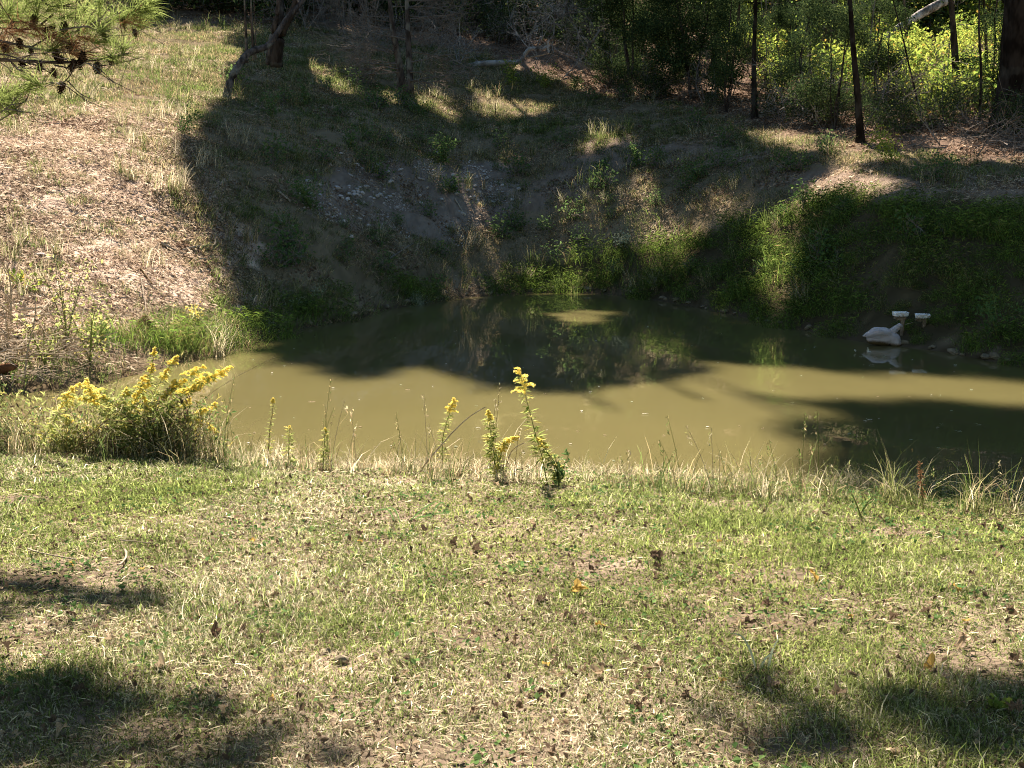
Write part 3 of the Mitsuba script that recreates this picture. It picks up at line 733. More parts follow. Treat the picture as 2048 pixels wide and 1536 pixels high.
for m in ([(1593, 208), (1565, 210), (1545, 216)], [(1593, 208), (1575, 220), (1560, 232)], [(1590, 208), (1580, 222), (1572, 234)], [(1593, 206), (1600, 222), (1610, 236)], [(1590, 208), (1560, 206), (1530, 212)], [(1600, 214), (1625, 190), (1660, 170)], [(1610, 220), (1640, 200), (1662, 182)]):
    q = curve(px_path(m, q0[1] - .2), 8)
    tb.append(tube(wobble(q, .05, rng), np.linspace(.04, .012, 8), 5))
    o, _ = twigs(q[4], rng.normal(0, 1, 3), .35, .012, rng, 2, 3); tb += o
obj('prong', join(tb), 'dry_stem', db, kind='stuff')
def brush(name, u0, u1, v0, v1, n, label, mat='twig_wood', ln=(.4, 1.3)):
    key = thing(name, label, 'brush pile')
    tb = []
    for i in range(n):
        p = place(rng.uniform(u0, u1), rng.uniform(v0, v1)); p[2] += rng.uniform(0, .3)
        o, _ = twigs(p, (rng.normal(0, 1), rng.normal(0, .5), rng.normal(.05, .25)), rng.uniform(*ln), rng.uniform(.006, .018), rng, 2, 3, .25, minr=.004)
        tb += o
    obj('twig', join(tb), mat, key, kind='stuff')
brush('brush_pile', 1850, 2060, 250, 325, 70, 'dark heap of dead twigs at the foot of the great trunk')
brush('brush_pile', -60, 75, 655, 775, 64, 'heap of grey sticks on the left shore of the pond', 'dry_stem')
brush('twig_heap', 1560, 1700, 225, 268, 24, 'loose dead twigs on the litter left of the black sapling', 'twig_wood', (.3, .8))
brush('twig_heap', 1780, 1900, 190, 240, 40, 'grey brown thicket of bare twigs under the sunlit bushes', 'twig_wood', (.5, 1.2))
for u, v, w in ((690, 75, 40), (760, 100, 40), (860, 95, 45), (930, 70, 45), (1000, 90, 40), (1080, 120, 40), (900, 130, 30), (620, 60, 30), (1180, 150, 30), (1300, 190, 26), (1420, 210, 24), (1500, 190, 24), (1580, 240, 24), (1640, 255, 20), (1750, 262, 20), (1860, 240, 24)):
    b = place(u, v); key = thing('bare_shrub', 'bare grey shrub of tangled twigs at the edge of the wood', 'shrub', 'bare grey shrubs at the edge of the wood')
    tb = []
    for i in range(5):
        o, _ = twigs(b + [rng.normal(0, .3), rng.normal(0, .3), -.05], (rng.normal(0, .5), rng.normal(0, .3), 1.0), rng.uniform(1.3, 2.6) * (1 if u < 1200 else .7), .02, rng, 3, 4, .3, 0, .75, minr=.004); tb += o
    obj('twig', join(tb), rng.choice(['twig_wood', 'twig_wood', 'pale_bark']), key, kind='stuff')
brush('twig_heap', 690, 760, 60, 110, 26, 'dead brown twig heap at the upper edge of the meadow', 'twig_wood', (.4, 1.2))

# ------------------------------------------------------------------ grass of the banks and the litter of the wood, laid in patches
rg = np.random.default_rng(21)
def disc(n, r, rng):
    a, q = rng.uniform(0, 6.28, n), r * np.sqrt(rng.random(n))
    return np.stack([q * np.cos(a), q * np.sin(a), np.zeros(n)], 1)
def tufted(n, r, tufts, rng, s=.06):
    c = disc(tufts, r, rng)
    p = c[rng.integers(0, tufts, n)] + rng.normal(0, s, (n, 3)) * [1, 1, 0]
    return p
def patch_hill(rng):
    p = np.vstack([tufted(260, .62, 20, rng, .05), disc(160, .62, rng)]); n = len(p); p[:, 2] -= .02
    return blades(p, rng.uniform(.06, .17, n), rng.uniform(.006, .011, n), rng.uniform(.2, 1.3, n), rng, 1.0)
def patch_lush(rng):
    p = np.vstack([tufted(330, .6, 15, rng, .10), disc(110, .6, rng)]); n = len(p); p[:, 2] -= .02
    tall = rng.random(n) ** 2
    st = blades(p, .14 + .42 * tall, rng.uniform(.005, .010, n), rng.uniform(.25, 1.25, n), rng, 1.25, 3)
    m = 330
    c = disc(m, .6, rng); c[:, 2] = rng.uniform(.06, .40, m)
    a = rng.uniform(0, 6.28, m)
    lf = leaves(c, rng.uniform(.07, .15, m), rng, np.array([0, 0, 1.0]), .6, .10, np.stack([np.cos(a), np.sin(a), rng.normal(-.2, .45, m)], 1))
    return join([st, lf])
def patch_wisp(rng):
    p = tufted(150, .55, 7, rng, .045); n = len(p); p[:, 2] -= .02
    return blades(p, rng.uniform(.22, .6, n), rng.uniform(.005, .009, n), rng.uniform(.1, .9, n), rng, 1.0, 3)
def patch_litter(n, size, ratio):
    def make(rng):
        c = disc(n, .62, rng); c[:, 2] = rng.uniform(.0, .035, n)
        return leaves(c, rng.uniform(.5, 1.4, n) * size, rng, np.array([0, 0, 1.6]), .6, ratio, None, .3)
    return make
KINDS = {'hill_grass': (patch_hill, 'hill_blade', 4), 'lush_grass': (patch_lush, 'lush_blade', 4), 'dry_grass': (patch_wisp, 'straw_blade', 3), 'green_wisp': (patch_wisp, 'hill_blade', 3),
         'leaf_litter': (patch_litter(150, .085, .55), 'litter_leaf', 3), 'pine_straw': (patch_litter(380, .10, .055), 'slope_straw', 3)}
for k, (fn, mat, m) in KINDS.items():
    for i in range(m): group(f'{k}_patch_{i}', blade=(fn(rg), mat))
laid = {}
def lay(kind, pts, scale=(.85, 1.25), tilt=.75):
    for x, y in pts:
        i = laid[kind] = laid.get(kind, 0) + 1
        z = float(gz(x, y))
        if z < .03: continue
        inst(f'{kind}__{i:03d}', f'{kind}_patch_{rg.integers(KINDS[kind][2])}', turn(rg.uniform(0, 6.28), rg.uniform(*scale), ground_normal(x, y), (x, y, z - .01), tilt))
VIEW = area([(-120, 800), (-120, 0), (2170, 0), (2170, 780), (1800, 690), (1540, 640), (1100, 580), (740, 620), (400, 715)])
def cells(poly, step, keep=None):
    x0, y0, x1, y1 = poly.bounds
    X, Y = np.meshgrid(np.arange(x0, x1, step), np.arange(y0, y1, step))
    p = np.stack([X.ravel(), Y.ravel()], 1) + rg.uniform(-.45, .45, (X.size, 2)) * step
    p = p[inside(poly, p[:, 0], p[:, 1])]
    if keep is not None: p = p[rg.random(len(p)) < keep(p[:, 0], p[:, 1])]
    return p
MEADOW = VIEW.difference(unary_union([Z_SLOPE.buffer(-.5), Z_LUSH, Z_ROCK, Z_PATH, Z_WOOD]))
patchy = lambda x, y, s=2.2: np.clip((fb(x, y, s, 31) - .38) * 4, 0, 1)
KEEP = unary_union([Point(*water_at(1775, 692)[:2]).buffer(.55), LineString([water_at(1800, 690)[:2], at(1805, 640, 20.9)[:2], at(1852, 640, 20.9)[:2]]).buffer(.36)])
lay('hill_grass', cells(MEADOW, .56, lambda x, y: .55 + .45 * patchy(x, y)))
lay('hill_grass', cells(Z_SLOPE, .8, lambda x, y: .35 + .65 * patchy(x, y, 1.6)), (.55, 1.1))
lay('hill_grass', cells(Z_PATH, .7, lambda x, y: .3 + .5 * patchy(x, y, 1.4)), (.6, 1.1))
lay('hill_grass', cells(Z_ROCK, .75, lambda x, y: .2 + .6 * patchy(x, y, 1.2)), (.6, 1.1))
lay('lush_grass', cells(Z_LUSH.difference(KEEP), .56, lambda x, y: .6 + .6 * patchy(x, y, 1.1)), (.5, 1.05), .4)
lay('lush_grass', cells(KEEP.difference(Point(*water_at(1775, 692)[:2]).buffer(.5)), .3), (.2, .36), .4)
lay('lush_grass', cells(Z_FRINGE, .62, lambda x, y: .35 + .65 * patchy(x, y, 1.0)), (.6, 1.05), .4)
lay('green_wisp', cells(VIEW.difference(Z_WOOD).difference(Z_SLOPE), 1.3, lambda x, y: .55 * patchy(x, y, 1.7)), (.7, 1.3), .4)
lay('dry_grass', cells(VIEW.difference(Z_WOOD).difference(Z_LUSH), 1.35, lambda x, y: .6 * patchy(x + 40, y, 1.5)), (.7, 1.2), .4)
lay('dry_grass', cells(Z_LUSH, 2.0, lambda x, y: .3 * patchy(x + 40, y, 1.5)), (.9, 1.4), .4)
lay('leaf_litter', cells(Z_WOOD.intersection(VIEW.buffer(1)), .85, lambda x, y: np.where((x > 2) & (y < 62), .9, .45)), (.9, 1.4), 1.0)
lay('leaf_litter', cells(MEADOW.union(Z_PATH).union(Z_ROCK), 1.3, lambda x, y: .55 + 0 * x), (.7, 1.1), 1.0)
lay('leaf_litter', cells(Z_SLOPE, 1.1, lambda x, y: .25 + 0 * x), (.8, 1.2), 1.0)
lay('pine_straw', cells(Z_SLOPE.buffer(.8).intersection(VIEW.buffer(.5)), .62), (.9, 1.2), 1.0)
lay('pine_straw', cells(MEADOW, 1.2, lambda x, y: .5 + 0 * x), (.8, 1.2), 1.0)
lay('pine_straw', cells(Z_PATH.union(Z_ROCK), 1.0, lambda x, y: .6 + 0 * x), (.8, 1.2), 1.0)
for k, lab in (('hill_grass', 'short patchy grass on the far banks and meadow'), ('lush_grass', 'tall lush green grass along the far shore'), ('green_wisp', 'thin taller grass standing on the far banks'), ('dry_grass', 'dry straw coloured grass wisps on the far banks'),
               ('leaf_litter', 'brown fallen leaves covering the wood floor'), ('pine_straw', 'reddish pine needles and straw on the left slope')):
    tag(k, lab, k.replace('_', ' ') if k != 'green_wisp' else 'grass', None, 'stuff')

# ------------------------------------------------------------------ the near lawn
def lawn():
    n = 430000
    rngl = np.random.default_rng(33)
    y = 3.0 + 6.2 * rngl.random(n) ** 1.05
    x = rngl.uniform(-1, 1, n) * (.47 * y + .35)
    ok = y < lip(x) + .55
    x, y = x[ok], y[ok]
    big, mid, small = fb(x, y, 1.1, 41), fb(x, y, .33, 42), fb(x, y, .09, 43, 2)
    bare = np.zeros(len(x))
    for u, v, rx, ry in ((120, 1150, .55, .28), (680, 1330, .16, .12), (1560, 1150, .35, .2), (1530, 1250, .3, .15), (1930, 1330, .35, .2), (960, 1290, .35, .16), (900, 1515, .6, .14), (1560, 1510, .5, .13), (1450, 1010, .4, .2), (1780, 1070, .4, .15), (20, 1000, .3, .2), (760, 1090, .25, .12), (1200, 1130, .3, .2)):
        c = place(u, v)
        bare = np.maximum(bare, np.exp(-(((x - c[0]) / (rx * .75)) ** 2 + ((y - c[1]) / ry) ** 2) ** 1.5))
    dens = np.clip((mid * .5 + small * .7 + big * .35 - .32) * 2.6, .10, 1) * (1 - .8 * bare)
    keep = rngl.random(len(x)) < dens
    x, y, big, mid = x[keep], y[keep], big[keep], mid[keep]
    m = len(x)
    lush = np.clip((big - .42) * 4, 0, 1)
    h = rngl.uniform(.016, .046, m) * (.75 + .8 * lush) * (.7 + .6 * mid)
    tall = rngl.random(m) < .03
    h = np.where(tall, h * 1.9, h)
    b = np.stack([x, y, gz(x, y) - .006], 1)
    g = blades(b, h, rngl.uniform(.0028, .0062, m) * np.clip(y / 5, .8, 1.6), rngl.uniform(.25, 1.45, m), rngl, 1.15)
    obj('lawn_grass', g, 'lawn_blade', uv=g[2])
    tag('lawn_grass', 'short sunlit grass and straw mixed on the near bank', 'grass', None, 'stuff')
    k = 30000                                                    # dead thatch lying between the blades
    y = 3.0 + 5.9 * rngl.random(k); x = rngl.uniform(-1, 1, k) * (.47 * y + .3)
    ok = y < lip(x) + .3; x, y = x[ok], y[ok]; k = len(x)
    c = np.stack([x, y, gz(x, y) + rngl.uniform(.004, .02, k)], 1)
    g = leaves(c, rngl.uniform(.02, .07, k), rngl, np.array([0, 0, 1.8]), .45, .07, None, .1)
    obj('thatch', g, 'straw_blade', uv=g[2])
    tag('thatch', 'dead straw bits lying between the near grass blades', 'thatch', None, 'stuff')
    k = 15000                                                     # crumbs of brown leaf
    y = 3.0 + 5.9 * rngl.random(k); x = rngl.uniform(-1, 1, k) * (.47 * y + .3)
    ok = (y < lip(x) + .3) & (rngl.random(k) < np.clip((fb(x, y, .5, 49) - .25) * 2, .1, 1)); x, y = x[ok], y[ok]; k = len(x)
    g = leaves(np.stack([x, y, gz(x, y) + rngl.uniform(.008, .03, k)], 1), rngl.uniform(.01, .034, k), rngl, np.array([0, 0, .9]), 1.0, .6, None, .4)
    obj('leaf_crumbs', g, 'dry_leaf', uv=g[2])
    tag('leaf_crumbs', 'small brown crumbs of dry leaves between the near grass blades', 'leaf litter', None, 'stuff')
    # broad leaved weeds in the lawn
    k = 5200
    cx = scatter(Polygon([(-2, 3.0), (2, 3.0), (3.9, 7.8), (-4.2, 8.8)]), 260, rngl)
    p = cx[rngl.integers(0, 260, k)] + rngl.normal(0, .06, (k, 2))
    c = np.stack([p[:, 0], p[:, 1], gz(p[:, 0], p[:, 1]) + rngl.uniform(.008, .035, k)], 1)
    g = leaves(c, rngl.uniform(.012, .03, k), rngl, np.array([0, 0, 1.6]), 1.0, .75, None, .2)
    obj('clover', g, 'weed_leaf', uv=g[2])
    tag('clover', 'small round leaved weeds growing in the near grass', 'clover', None, 'stuff')
    # longer grass hanging over the rim of the near bank
    k = 34000
    x = rngl.uniform(-5, 4.6, k)
    y = lip(x) + rngl.normal(.1, .2, k)
    m1 = rngl.random(k) < np.clip((fb(x, y, .5, 47) - .3) * 2.6, .12, 1)
    x, y = x[m1], y[m1]; k = len(x)
    h = rngl.uniform(.05, .2, k) * (.6 + .9 * fb(x, y, .8, 48)) * np.where(x < -1.6, 1.45, np.where(x > 2.6, 1.35, 1))
    g = blades(np.stack([x, y, gz(x, y) - .01], 1), h, rngl.uniform(.003, .006, k), rngl.uniform(.2, 1.35, k), rngl, 1.25, 3)
    obj('rim_grass', g, 'straw_blade', uv=g[2])
    tag('rim_grass', 'longer pale grass fringing the rim of the near bank', 'grass', None, 'stuff')
lawn()

# ------------------------------------------------------------------ trees round the near bank, outside the picture: a pine on the left, one on the right, unseen others added behind and beside to cut sky light
ro = np.random.default_rng(51)
pine = thing('pine_tree', 'pine with long needles and brown cones reaching in from the upper left corner', 'pine tree')
PY = 7.2
pb = np.array([-5.7, 7.9, 0.0]); pb[2] = gz(pb[0], pb[1])
obj('trunk', tube(wobble(np.array([[pb[0], pb[1], pb[2] - .3 + h] for h in np.linspace(0, 15, 16)]), .15, ro), np.linspace(.19, .05, 16), 12), 'dark_bark', pine, smooth=True)
def pp(u, v, d=0.0): return at(u, v, PY + d)
PB = [([(-420, 150), (-40, 38), (40, 38), (78, 46), (110, 20)], .5, .022), ([(-420, 170), (0, 86), (60, 100), (105, 106), (150, 96)], .1, .02), ([(-420, 190), (0, 112), (30, 118), (115, 118), (200, 113), (245, 102)], -.2, .02),
      ([(-200, 130), (0, 103), (60, 122), (110, 146)], -.3, .010), ([(110, 131), (160, 131), (195, 131)], -.2, .006), ([(-300, 60), (60, -20), (100, 10), (140, 2), (190, -20)], .4, .012),
      ([(-250, 300), (-20, 236), (20, 212), (52, 190), (64, 166)], -.5, .009), ([(-200, 250), (0, 224), (27, 198)], -.6, .008), ([(75, 168), (100, 171), (118, 172), (145, 165)], -.4, .004),
      ([(60, -80), (170, -20), (214, 20), (236, 42), (242, 72)], .2, .014), ([(150, -90), (240, -14), (270, 14), (292, 18)], .1, .012), ([(120, 60), (160, 50), (200, 60), (218, 84)], 0, .006),
      ([(60, 100), (90, 80), (130, 70), (170, 60)], .2, .006), ([(105, 106), (150, 96), (190, 96)], .1, .005), ([(-100, 40), (20, 60), (60, 66), (95, 62)], .3, .008), ([(0, 118), (20, 130), (35, 146)], -.3, .004)]
tb = []
for pix, d, r in PB:
    q = wobble(curve([pp(u, v, d) for u, v in pix], 16), .02, ro)
    tb.append(tube(q, np.linspace(r, max(.003, r * .3), 16), 6))
    for i in range(5):
        o, _ = twigs(q[ro.integers(6, 15)], ro.normal(0, 1, 3) * [1, .7, .6] + [.6, 0, 0], ro.uniform(.1, .28), .004, ro, 1, 2, .3, minr=.0018, sides=3)
        tb += o
obj('branch', join(tb), 'grey_bark', pine, kind='stuff')
def needle_tuft(c, d, n, ln, rng, opening=.9):
    d = unit(np.asarray(d, float))
    dirs = unit(d + rng.normal(0, opening * .62, (n, 3)))
    st = c + d * rng.uniform(-.09, .01, n)[:, None]
    l = ln * rng.uniform(.75, 1.1, n)
    mid = st + dirs * (l * .55)[:, None]
    tip = st + dirs * l[:, None] + np.array([0, 0, -1.0]) * (l * .12)[:, None]
    s = unit(np.cross(dirs, rng.normal(0, 1, (n, 3)))) * .0015
    V = np.stack([st - s, st + s, mid - s, mid + s, tip], 1).reshape(-1, 3)
    u = rng.uniform(0, .88, n)
    UV = np.repeat(np.stack([u, u * 0 + .5], 1), 5, 0)
    o = np.arange(n)[:, None] * 5
    return V, np.vstack([o + np.array([0, 1, 3]), o + np.array([0, 3, 2]), o + np.array([2, 3, 4])]), UV
green = [(75, 28, .4), (22, 14, .5), (112, 12, .4), (150, 10, .3), (182, 44, .1), (206, 58, 0), (236, 34, .2), (238, 70, .2), (266, 24, .1), (290, 20, .1), (300, 6, .1), (160, 38, .2), (55, 8, .4), (222, 112, -.2), (112, 92, .1), (184, 104, 0),
         (14, 192, -.5), (20, 206, -.5), (52, 180, -.5), (0, 140, -.3), (132, 62, .2), (64, 162, -.5), (246, 96, -.2), (205, 70, .1), (280, 40, .15), (120, -10, .4), (200, 5, .2), (250, 0, .1), (35, 30, .5), (-10, 205, -.6), (170, 20, .3), (228, 10, .2), (90, -5, .45), (8, 30, .5), (215, 84, 0), (275, 2, .1), (140, 30, .3), (60, -20, .4)]
ts = [needle_tuft(pp(u, v, d), (ro.normal(.5, .5), ro.normal(0, .4), ro.uniform(.1, .8)), 85, .165, ro, 1.35) for k_, (u, v, d) in enumerate(green) if k_ % 4 != 3]
ts += [needle_tuft(pp(ro.uniform(-300, -20), ro.uniform(-220, 230), ro.uniform(-.6, .7)), (ro.normal(.5, .5), ro.normal(0, .4), .5), 60, .17, ro) for i in range(30)]
g = join(ts); obj('needles', g, 'pine_needle', pine, uv=g[2], kind='stuff')
g = join([needle_tuft(pp(u, v, d), (.6, 0, ro.uniform(-.6, .2)), 55, .15, ro, 1.0) for u, v, d in ((100, 72, .2), (40, 62, .3), (150, 92, .1), (62, 52, .3), (166, 106, 0), (20, 96, .1), (128, 84, .1), (268, 42, .1), (30, 72, .2), (85, 60, .3), (180, 80, .1), (0, 80, .2))])
obj('brown_needles', g, 'brown_needle', pine, kind='stuff', label='dead brown needles hanging among the green ones')
def cone_mesh(L, R, rng):
    parts = [m3.Manifold.sphere(R * .72, 12).scale([1, 1, L / R / 1.5])]
    core = parts[0].to_mesh(); V, Fc = [core.vert_properties[:, :3]], [core.tri_verts]
    n = 0; at_ = len(V[0])
    for k in range(7):
        z = (k / 6 - .5) * L; rr = R * math.sqrt(max(.1, 1 - (z / L * 1.75) ** 2))
        for j in range(7):
            a = (j + .5 * (k % 2)) * 2 * np.pi / 7
            o, t = np.array([math.cos(a), math.sin(a), 0]), np.array([-math.sin(a), math.cos(a), 0])
            p = np.array([o * rr * .5 + [0, 0, z], o * rr * 1.05 + t * R * .32 + [0, 0, z - L * .06], o * rr * 1.25 + [0, 0, z - L * .1], o * rr * 1.05 - t * R * .32 + [0, 0, z - L * .06], o * rr * .8 + [0, 0, z - L * .12]])
            V.append(p); Fc.append(np.array([[0, 1, 2], [0, 2, 3], [4, 2, 1], [4, 3, 2]]) + at_); at_ += 5
    return np.vstack(V), np.vstack(Fc)
cm = cone_mesh(.052, .0185, ro)
for u, v, d, s in ((68, 38, .4, 1.2), (25, 48, .4, .8), (105, 53, .3, .9), (128, 52, .2, 1.2), (92, 62, .3, 1), (40, 86, .1, 1.1), (62, 100, .1, .8), (112, 105, .1, 1), (117, 117, -.2, 1.1), (165, 115, -.2, 1.35), (80, 134, -.25, 1.1), (44, 127, -.25, 1),
                   (108, 145, -.3, 1), (143, 134, -.2, 1), (148, 126, -.2, 1), (160, 127, -.2, 1.1), (195, 134, -.2, 1.25), (222, 118, -.2, 1), (124, 175, -.4, 1.15), (270, 66, .1, 1), (248, 43, .15, 1), (208, 72, 0, 1), (10, 97, .1, .9), (140, 92, .1, 1)):
    R = trimesh.transformations.euler_matrix(ro.normal(0, .35), ro.normal(0, .35), ro.uniform(0, 6))
    q = cm[0] * s @ R[:3, :3].T + pp(u, v, d)
    obj('cone', (q, cm[1]), 'cone_scale', pine)
def plain_tree(base, H, r, n, cr, name, label, group_=None, zlo=.35, flat=1.0, side=(0, 0), size=(1.0, 1.5), test=True):
    t = Tree(np.array([base[0], base[1], float(gz(*base))]), r, (ro.normal(0, .015), ro.normal(0, .015)), label=label, group_=group_, name=name)
    for i in range(n):
        z = ro.uniform(zlo, 1.0); w = cr * math.sqrt(max(.1, 1 - (2 * (z - zlo) / (1 - zlo) - .9) ** 2 * .8))
        a, q = ro.uniform(0, 6.28), w * math.sqrt(ro.random())
        c = np.array([base[0] + side[0] * z + math.cos(a) * q, base[1] + side[1] * z + math.sin(a) * q, t.base[2] + z * H])
        if abs(c[0]) < .45 * c[1] + 1.6 and c[1] > 0 and c[2] < 2.6 + .17 * c[1] + 1.5: continue
        if test:
            h = shadow_hit(c)
            if LIT_ALL.buffer(1.2).contains(Point(h[0], h[1])): continue
        t.clumps.append((c, CL[ro.integers(3)], ro.uniform(*size)))
    t.build(ro, top=t.base[2] + H, limbs=True, sides=10)
    return t
OUT = 'unseen trees added round the pond to cut sky light'  # ring of unseen trees added to lower the sky fill
for b, H in (((-9, -4), 17), ((-3.5, -7), 19), ((3, -6), 18), ((8.5, -3.5), 17), ((13, 1.5), 18), ((-14, -1), 18), ((-18, 6), 17), ((17, 8), 19), ((-6, -13), 20), ((6, -13), 20), ((0, -11), 20), ((-20, 13), 16), ((18, 14), 19), ((19, 20), 19), ((-21, 20), 17), ((-25, 28), 17)):
    plain_tree(b, H, .24, 34, 4.2, 'added_screen_tree', 'unseen broad leafy tree added outside the view to cut sky light', OUT, .22)
# boughs that shade the foot of the picture: on the pine and on a tree right of it
def bough_shade(tree_key, trunk, pixels, z, size, n, rng, extra):
    i = 0
    for u, v in pixels:
        P = place(u, v)
        for k in range(n):
            if rng.random() < .42: continue
            h = z * rng.uniform(.8, 1.4)
            c = P + SUN * (h / SUN[2]) + rng.normal(0, .14, 3) * [1.8, .6, .6]
            extra.append((c, CL[rng.integers(3)], size * rng.uniform(.8, 1.2)))
rt = Tree(np.array([7.6, 12.0, float(gz(7.6, 12.0))]), .24, (-.03, -.02), label='spreading tree right of the near bank whose boughs shade its grass', name='spreading_tree')
bough_shade(None, None, [(1640, 1420), (1750, 1400), (1860, 1410), (1960, 1420), (2040, 1400), (1700, 1450), (1820, 1460), (1940, 1470), (2050, 1460), (1620, 1500), (1700, 1520), (1620, 1530), (1760, 1530), (1900, 1540), (2040, 1540), (1900, 1430), (2000, 1430), (1980, 1510), (1840, 1500), (2120, 1400), (2150, 1480)], 10.0, .10, 4, ro, rt.clumps)
rt.build(ro, sides=10)
pt = Tree(np.array([-8.0, 13.0, float(gz(-8.0, 13.0))]), .22, (.04, -.02), label='spreading tree left of the near bank whose boughs shade its grass', name='spreading_tree')
bough_shade(None, None, [(20, 1390), (110, 1410), (200, 1420), (290, 1430), (380, 1440), (60, 1440), (160, 1450), (260, 1465), (360, 1480), (-40, 1400), (-60, 1480), (40, 1500), (140, 1510), (90, 1470), (210, 1490), (310, 1500), (10, 1450), (20, 1530), (260, 1520), (120, 1390)], 9.5, .10, 4, ro, pt.clumps)
pt.build(ro, sides=10)

# ------------------------------------------------------------------ goldenrods on the rim of the near bank
rq = np.random.default_rng(61)
def goldenrod(pix, y, label, plumes=((1.0, .12),), leaf=.055, n=None, side_leaf=True, cat='goldenrod', group_=None, stem='green_stem', bare=.12, dz=.02):
    key = thing('goldenrod', label, cat, group_)
    b = place(*pix[0]); b = np.array([b[0], b[1], b[2]])
    yy = b[1] if y is None else y
    q = np.array([at(u, v, yy + dz * i) for i, (u, v) in enumerate(pix)])
    q[0] = [q[0][0], yy, min(q[0][2], float(gz(q[0][0], yy)) - .01)]
    p = wobble(curve(q, 22), .006, rq)
    L = np.linalg.norm(np.diff(p, axis=0), axis=1).sum()
    obj('stem', tube(p, np.linspace(.0042, .0015, 22), 5), stem, key, smooth=True)
    n = int((n or L * 95) * (1.15 if group_ else 1.7))
    s = rq.uniform(bare, .97, n)
    k = np.clip(s * 21, 0, 20.99); i0 = k.astype(int); fr = (k - i0)[:, None]
    c = p[i0] * (1 - fr) + p[i0 + 1] * fr
    t = unit(p[i0 + 1] - p[i0])
    o = rq.normal(0, 1, (n, 3)); o = unit(o - t * (o * t).sum(1, keepdims=True))
    ax = unit(o + t * .35 + np.array([0, 0, -.25]))
    sz = leaf * rq.uniform(.7, 1.2, n) * (1.15 - .55 * s)
    g = leaves(c + ax * sz[:, None] * .55, sz, rq, unit(t + np.array([0, 0, .8])), .3, .24, ax, .15)
    obj('leaves', g, 'goldenrod_leaf', key, uv=g[2], kind='stuff')
    fl = []
    for pos, size in plumes:
        size *= .82 if group_ else 1.0
        kk = min(21, int(pos * 21)); c0 = p[kk]; td = unit(p[min(21, kk + 1)] - p[max(0, kk - 2)])
        for j in range(17):
            h = j / 16
            a = rq.uniform(0, 6.28)
            d = unit(np.array([math.cos(a), math.sin(a) * .7, .35]) + td * .4)
            st = c0 - td * size * (1 - h) * 1.1 + td * size * .25 * h
            ln = size * (.95 - .65 * h) * rq.uniform(.7, 1.1)
            u = np.linspace(0, 1, 16)[:, None]
            arm = st + d * ln * u + np.array([0, 0, -1.0]) * ln * .55 * u ** 2
            m = 7
            cc = np.repeat(arm, m, 0) + rq.normal(0, size * .013 + .0015, (16 * m, 3)) + np.array([0, 0, size * .015])
            fl.append(leaves(cc, rq.uniform(.005, .009, len(cc)), rq, np.array([0, 0, .6]), 1.0, .8, None, .3))
    if not fl: return key
    g = join(fl); obj('flower_plume', g, 'goldenrod_flower', key, uv=g[2])
    return key
goldenrod([(1096, 968), (1080, 905), (1062, 835), (1050, 785), (1040, 748)], None, 'tallest goldenrod, standing alone in the middle against the water', ((1.0, .12),), .075, 84, bare=.2)
goldenrod([(884, 946), (884, 890), (893, 840), (905, 800)], None, 'goldenrod left of the pale dry stem, its yellow head nodding right', ((1.0, .075),), .06, 66)
goldenrod([(990, 962), (988, 920), (980, 870), (974, 825)], None, 'bushy goldenrod between the dry stem and the tallest one', ((1.0, .05),), .075, 110)
goldenrod([(992, 962), (1000, 915), (1008, 888), (1026, 876)], None, 'yellow side shoot arching right beside the bushy goldenrod', ((1.0, .07), (.8, .05)), .055, 50)
goldenrod([(1120, 972), (1110, 930), (1092, 900), (1078, 880)], None, 'small orange tipped goldenrod at the foot of the tallest one', ((1.0, .05),), .06, 60)
goldenrod([(535, 905), (540, 860), (545, 825), (546, 800)], None, 'thin goldenrod right of the big clump, with few flowers', ((1.0, .022),), .045, 46, stem='brown_stem')
goldenrod([(575, 905), (578, 880), (580, 855)], None, 'short goldenrod with a leafy tuft right of the thin one', ((1.0, .008),), .06, 50)
goldenrod([(645, 925), (650, 895), (652, 860)], None, 'pale green goldenrod beside the tall dark grass stalks', ((1.0, .012),), .055, 60)
CLUMP = 'goldenrods of the big clump at the left end of the near bank'
EXTRA = tuple(([(u0, 906), (u0 + .4 * (u1 - u0), 906 - .45 * (906 - v1)), (u0 + .75 * (u1 - u0), 906 - .8 * (906 - v1)), (u1, v1)], pl, 120) for u0, u1, v1, pl in
               ((215, 340, 782, ((.97, .05),)), (285, 380, 800, ((1.0, .09),)), (245, 200, 812, ()), (330, 430, 812, ((1.0, .09),)), (320, 345, 770, ((1.0, .11),)), (300, 320, 812, ()), (270, 240, 832, ()), (345, 390, 868, ((1.0, .06),)), (200, 130, 835, ((1.0, .08),)), (150, 95, 850, ())))
CL_LABELS = ['leafy goldenrod stem inside the big clump' for _ in EXTRA] + ['goldenrod reaching farthest right over the water from the big clump', 'goldenrod just behind the one reaching farthest right', 'goldenrod with broad orange heads, third from the right tip of the clump', 'upright goldenrod at the top of the big clump, right one of two', 'tallest thin goldenrod at the top of the big clump, left one of two',
             'goldenrod with a full head in the middle top of the clump', 'goldenrod arching far left over its hanging leaves', 'goldenrod with the fullest yellow head at the left top of the clump', 'goldenrod behind the fullest yellow head at the left', 'goldenrod drooping low at the right foot of the clump',
             'goldenrod between the low drooping one and the right tip of the clump', 'small upright goldenrod with a thin yellow spike under the left arch', 'leafy silvery green goldenrod in the middle of the clump with hardly a flower', 'dense leafy goldenrod at the right heart of the clump', 'separate slanting goldenrod at the left end of the clump']
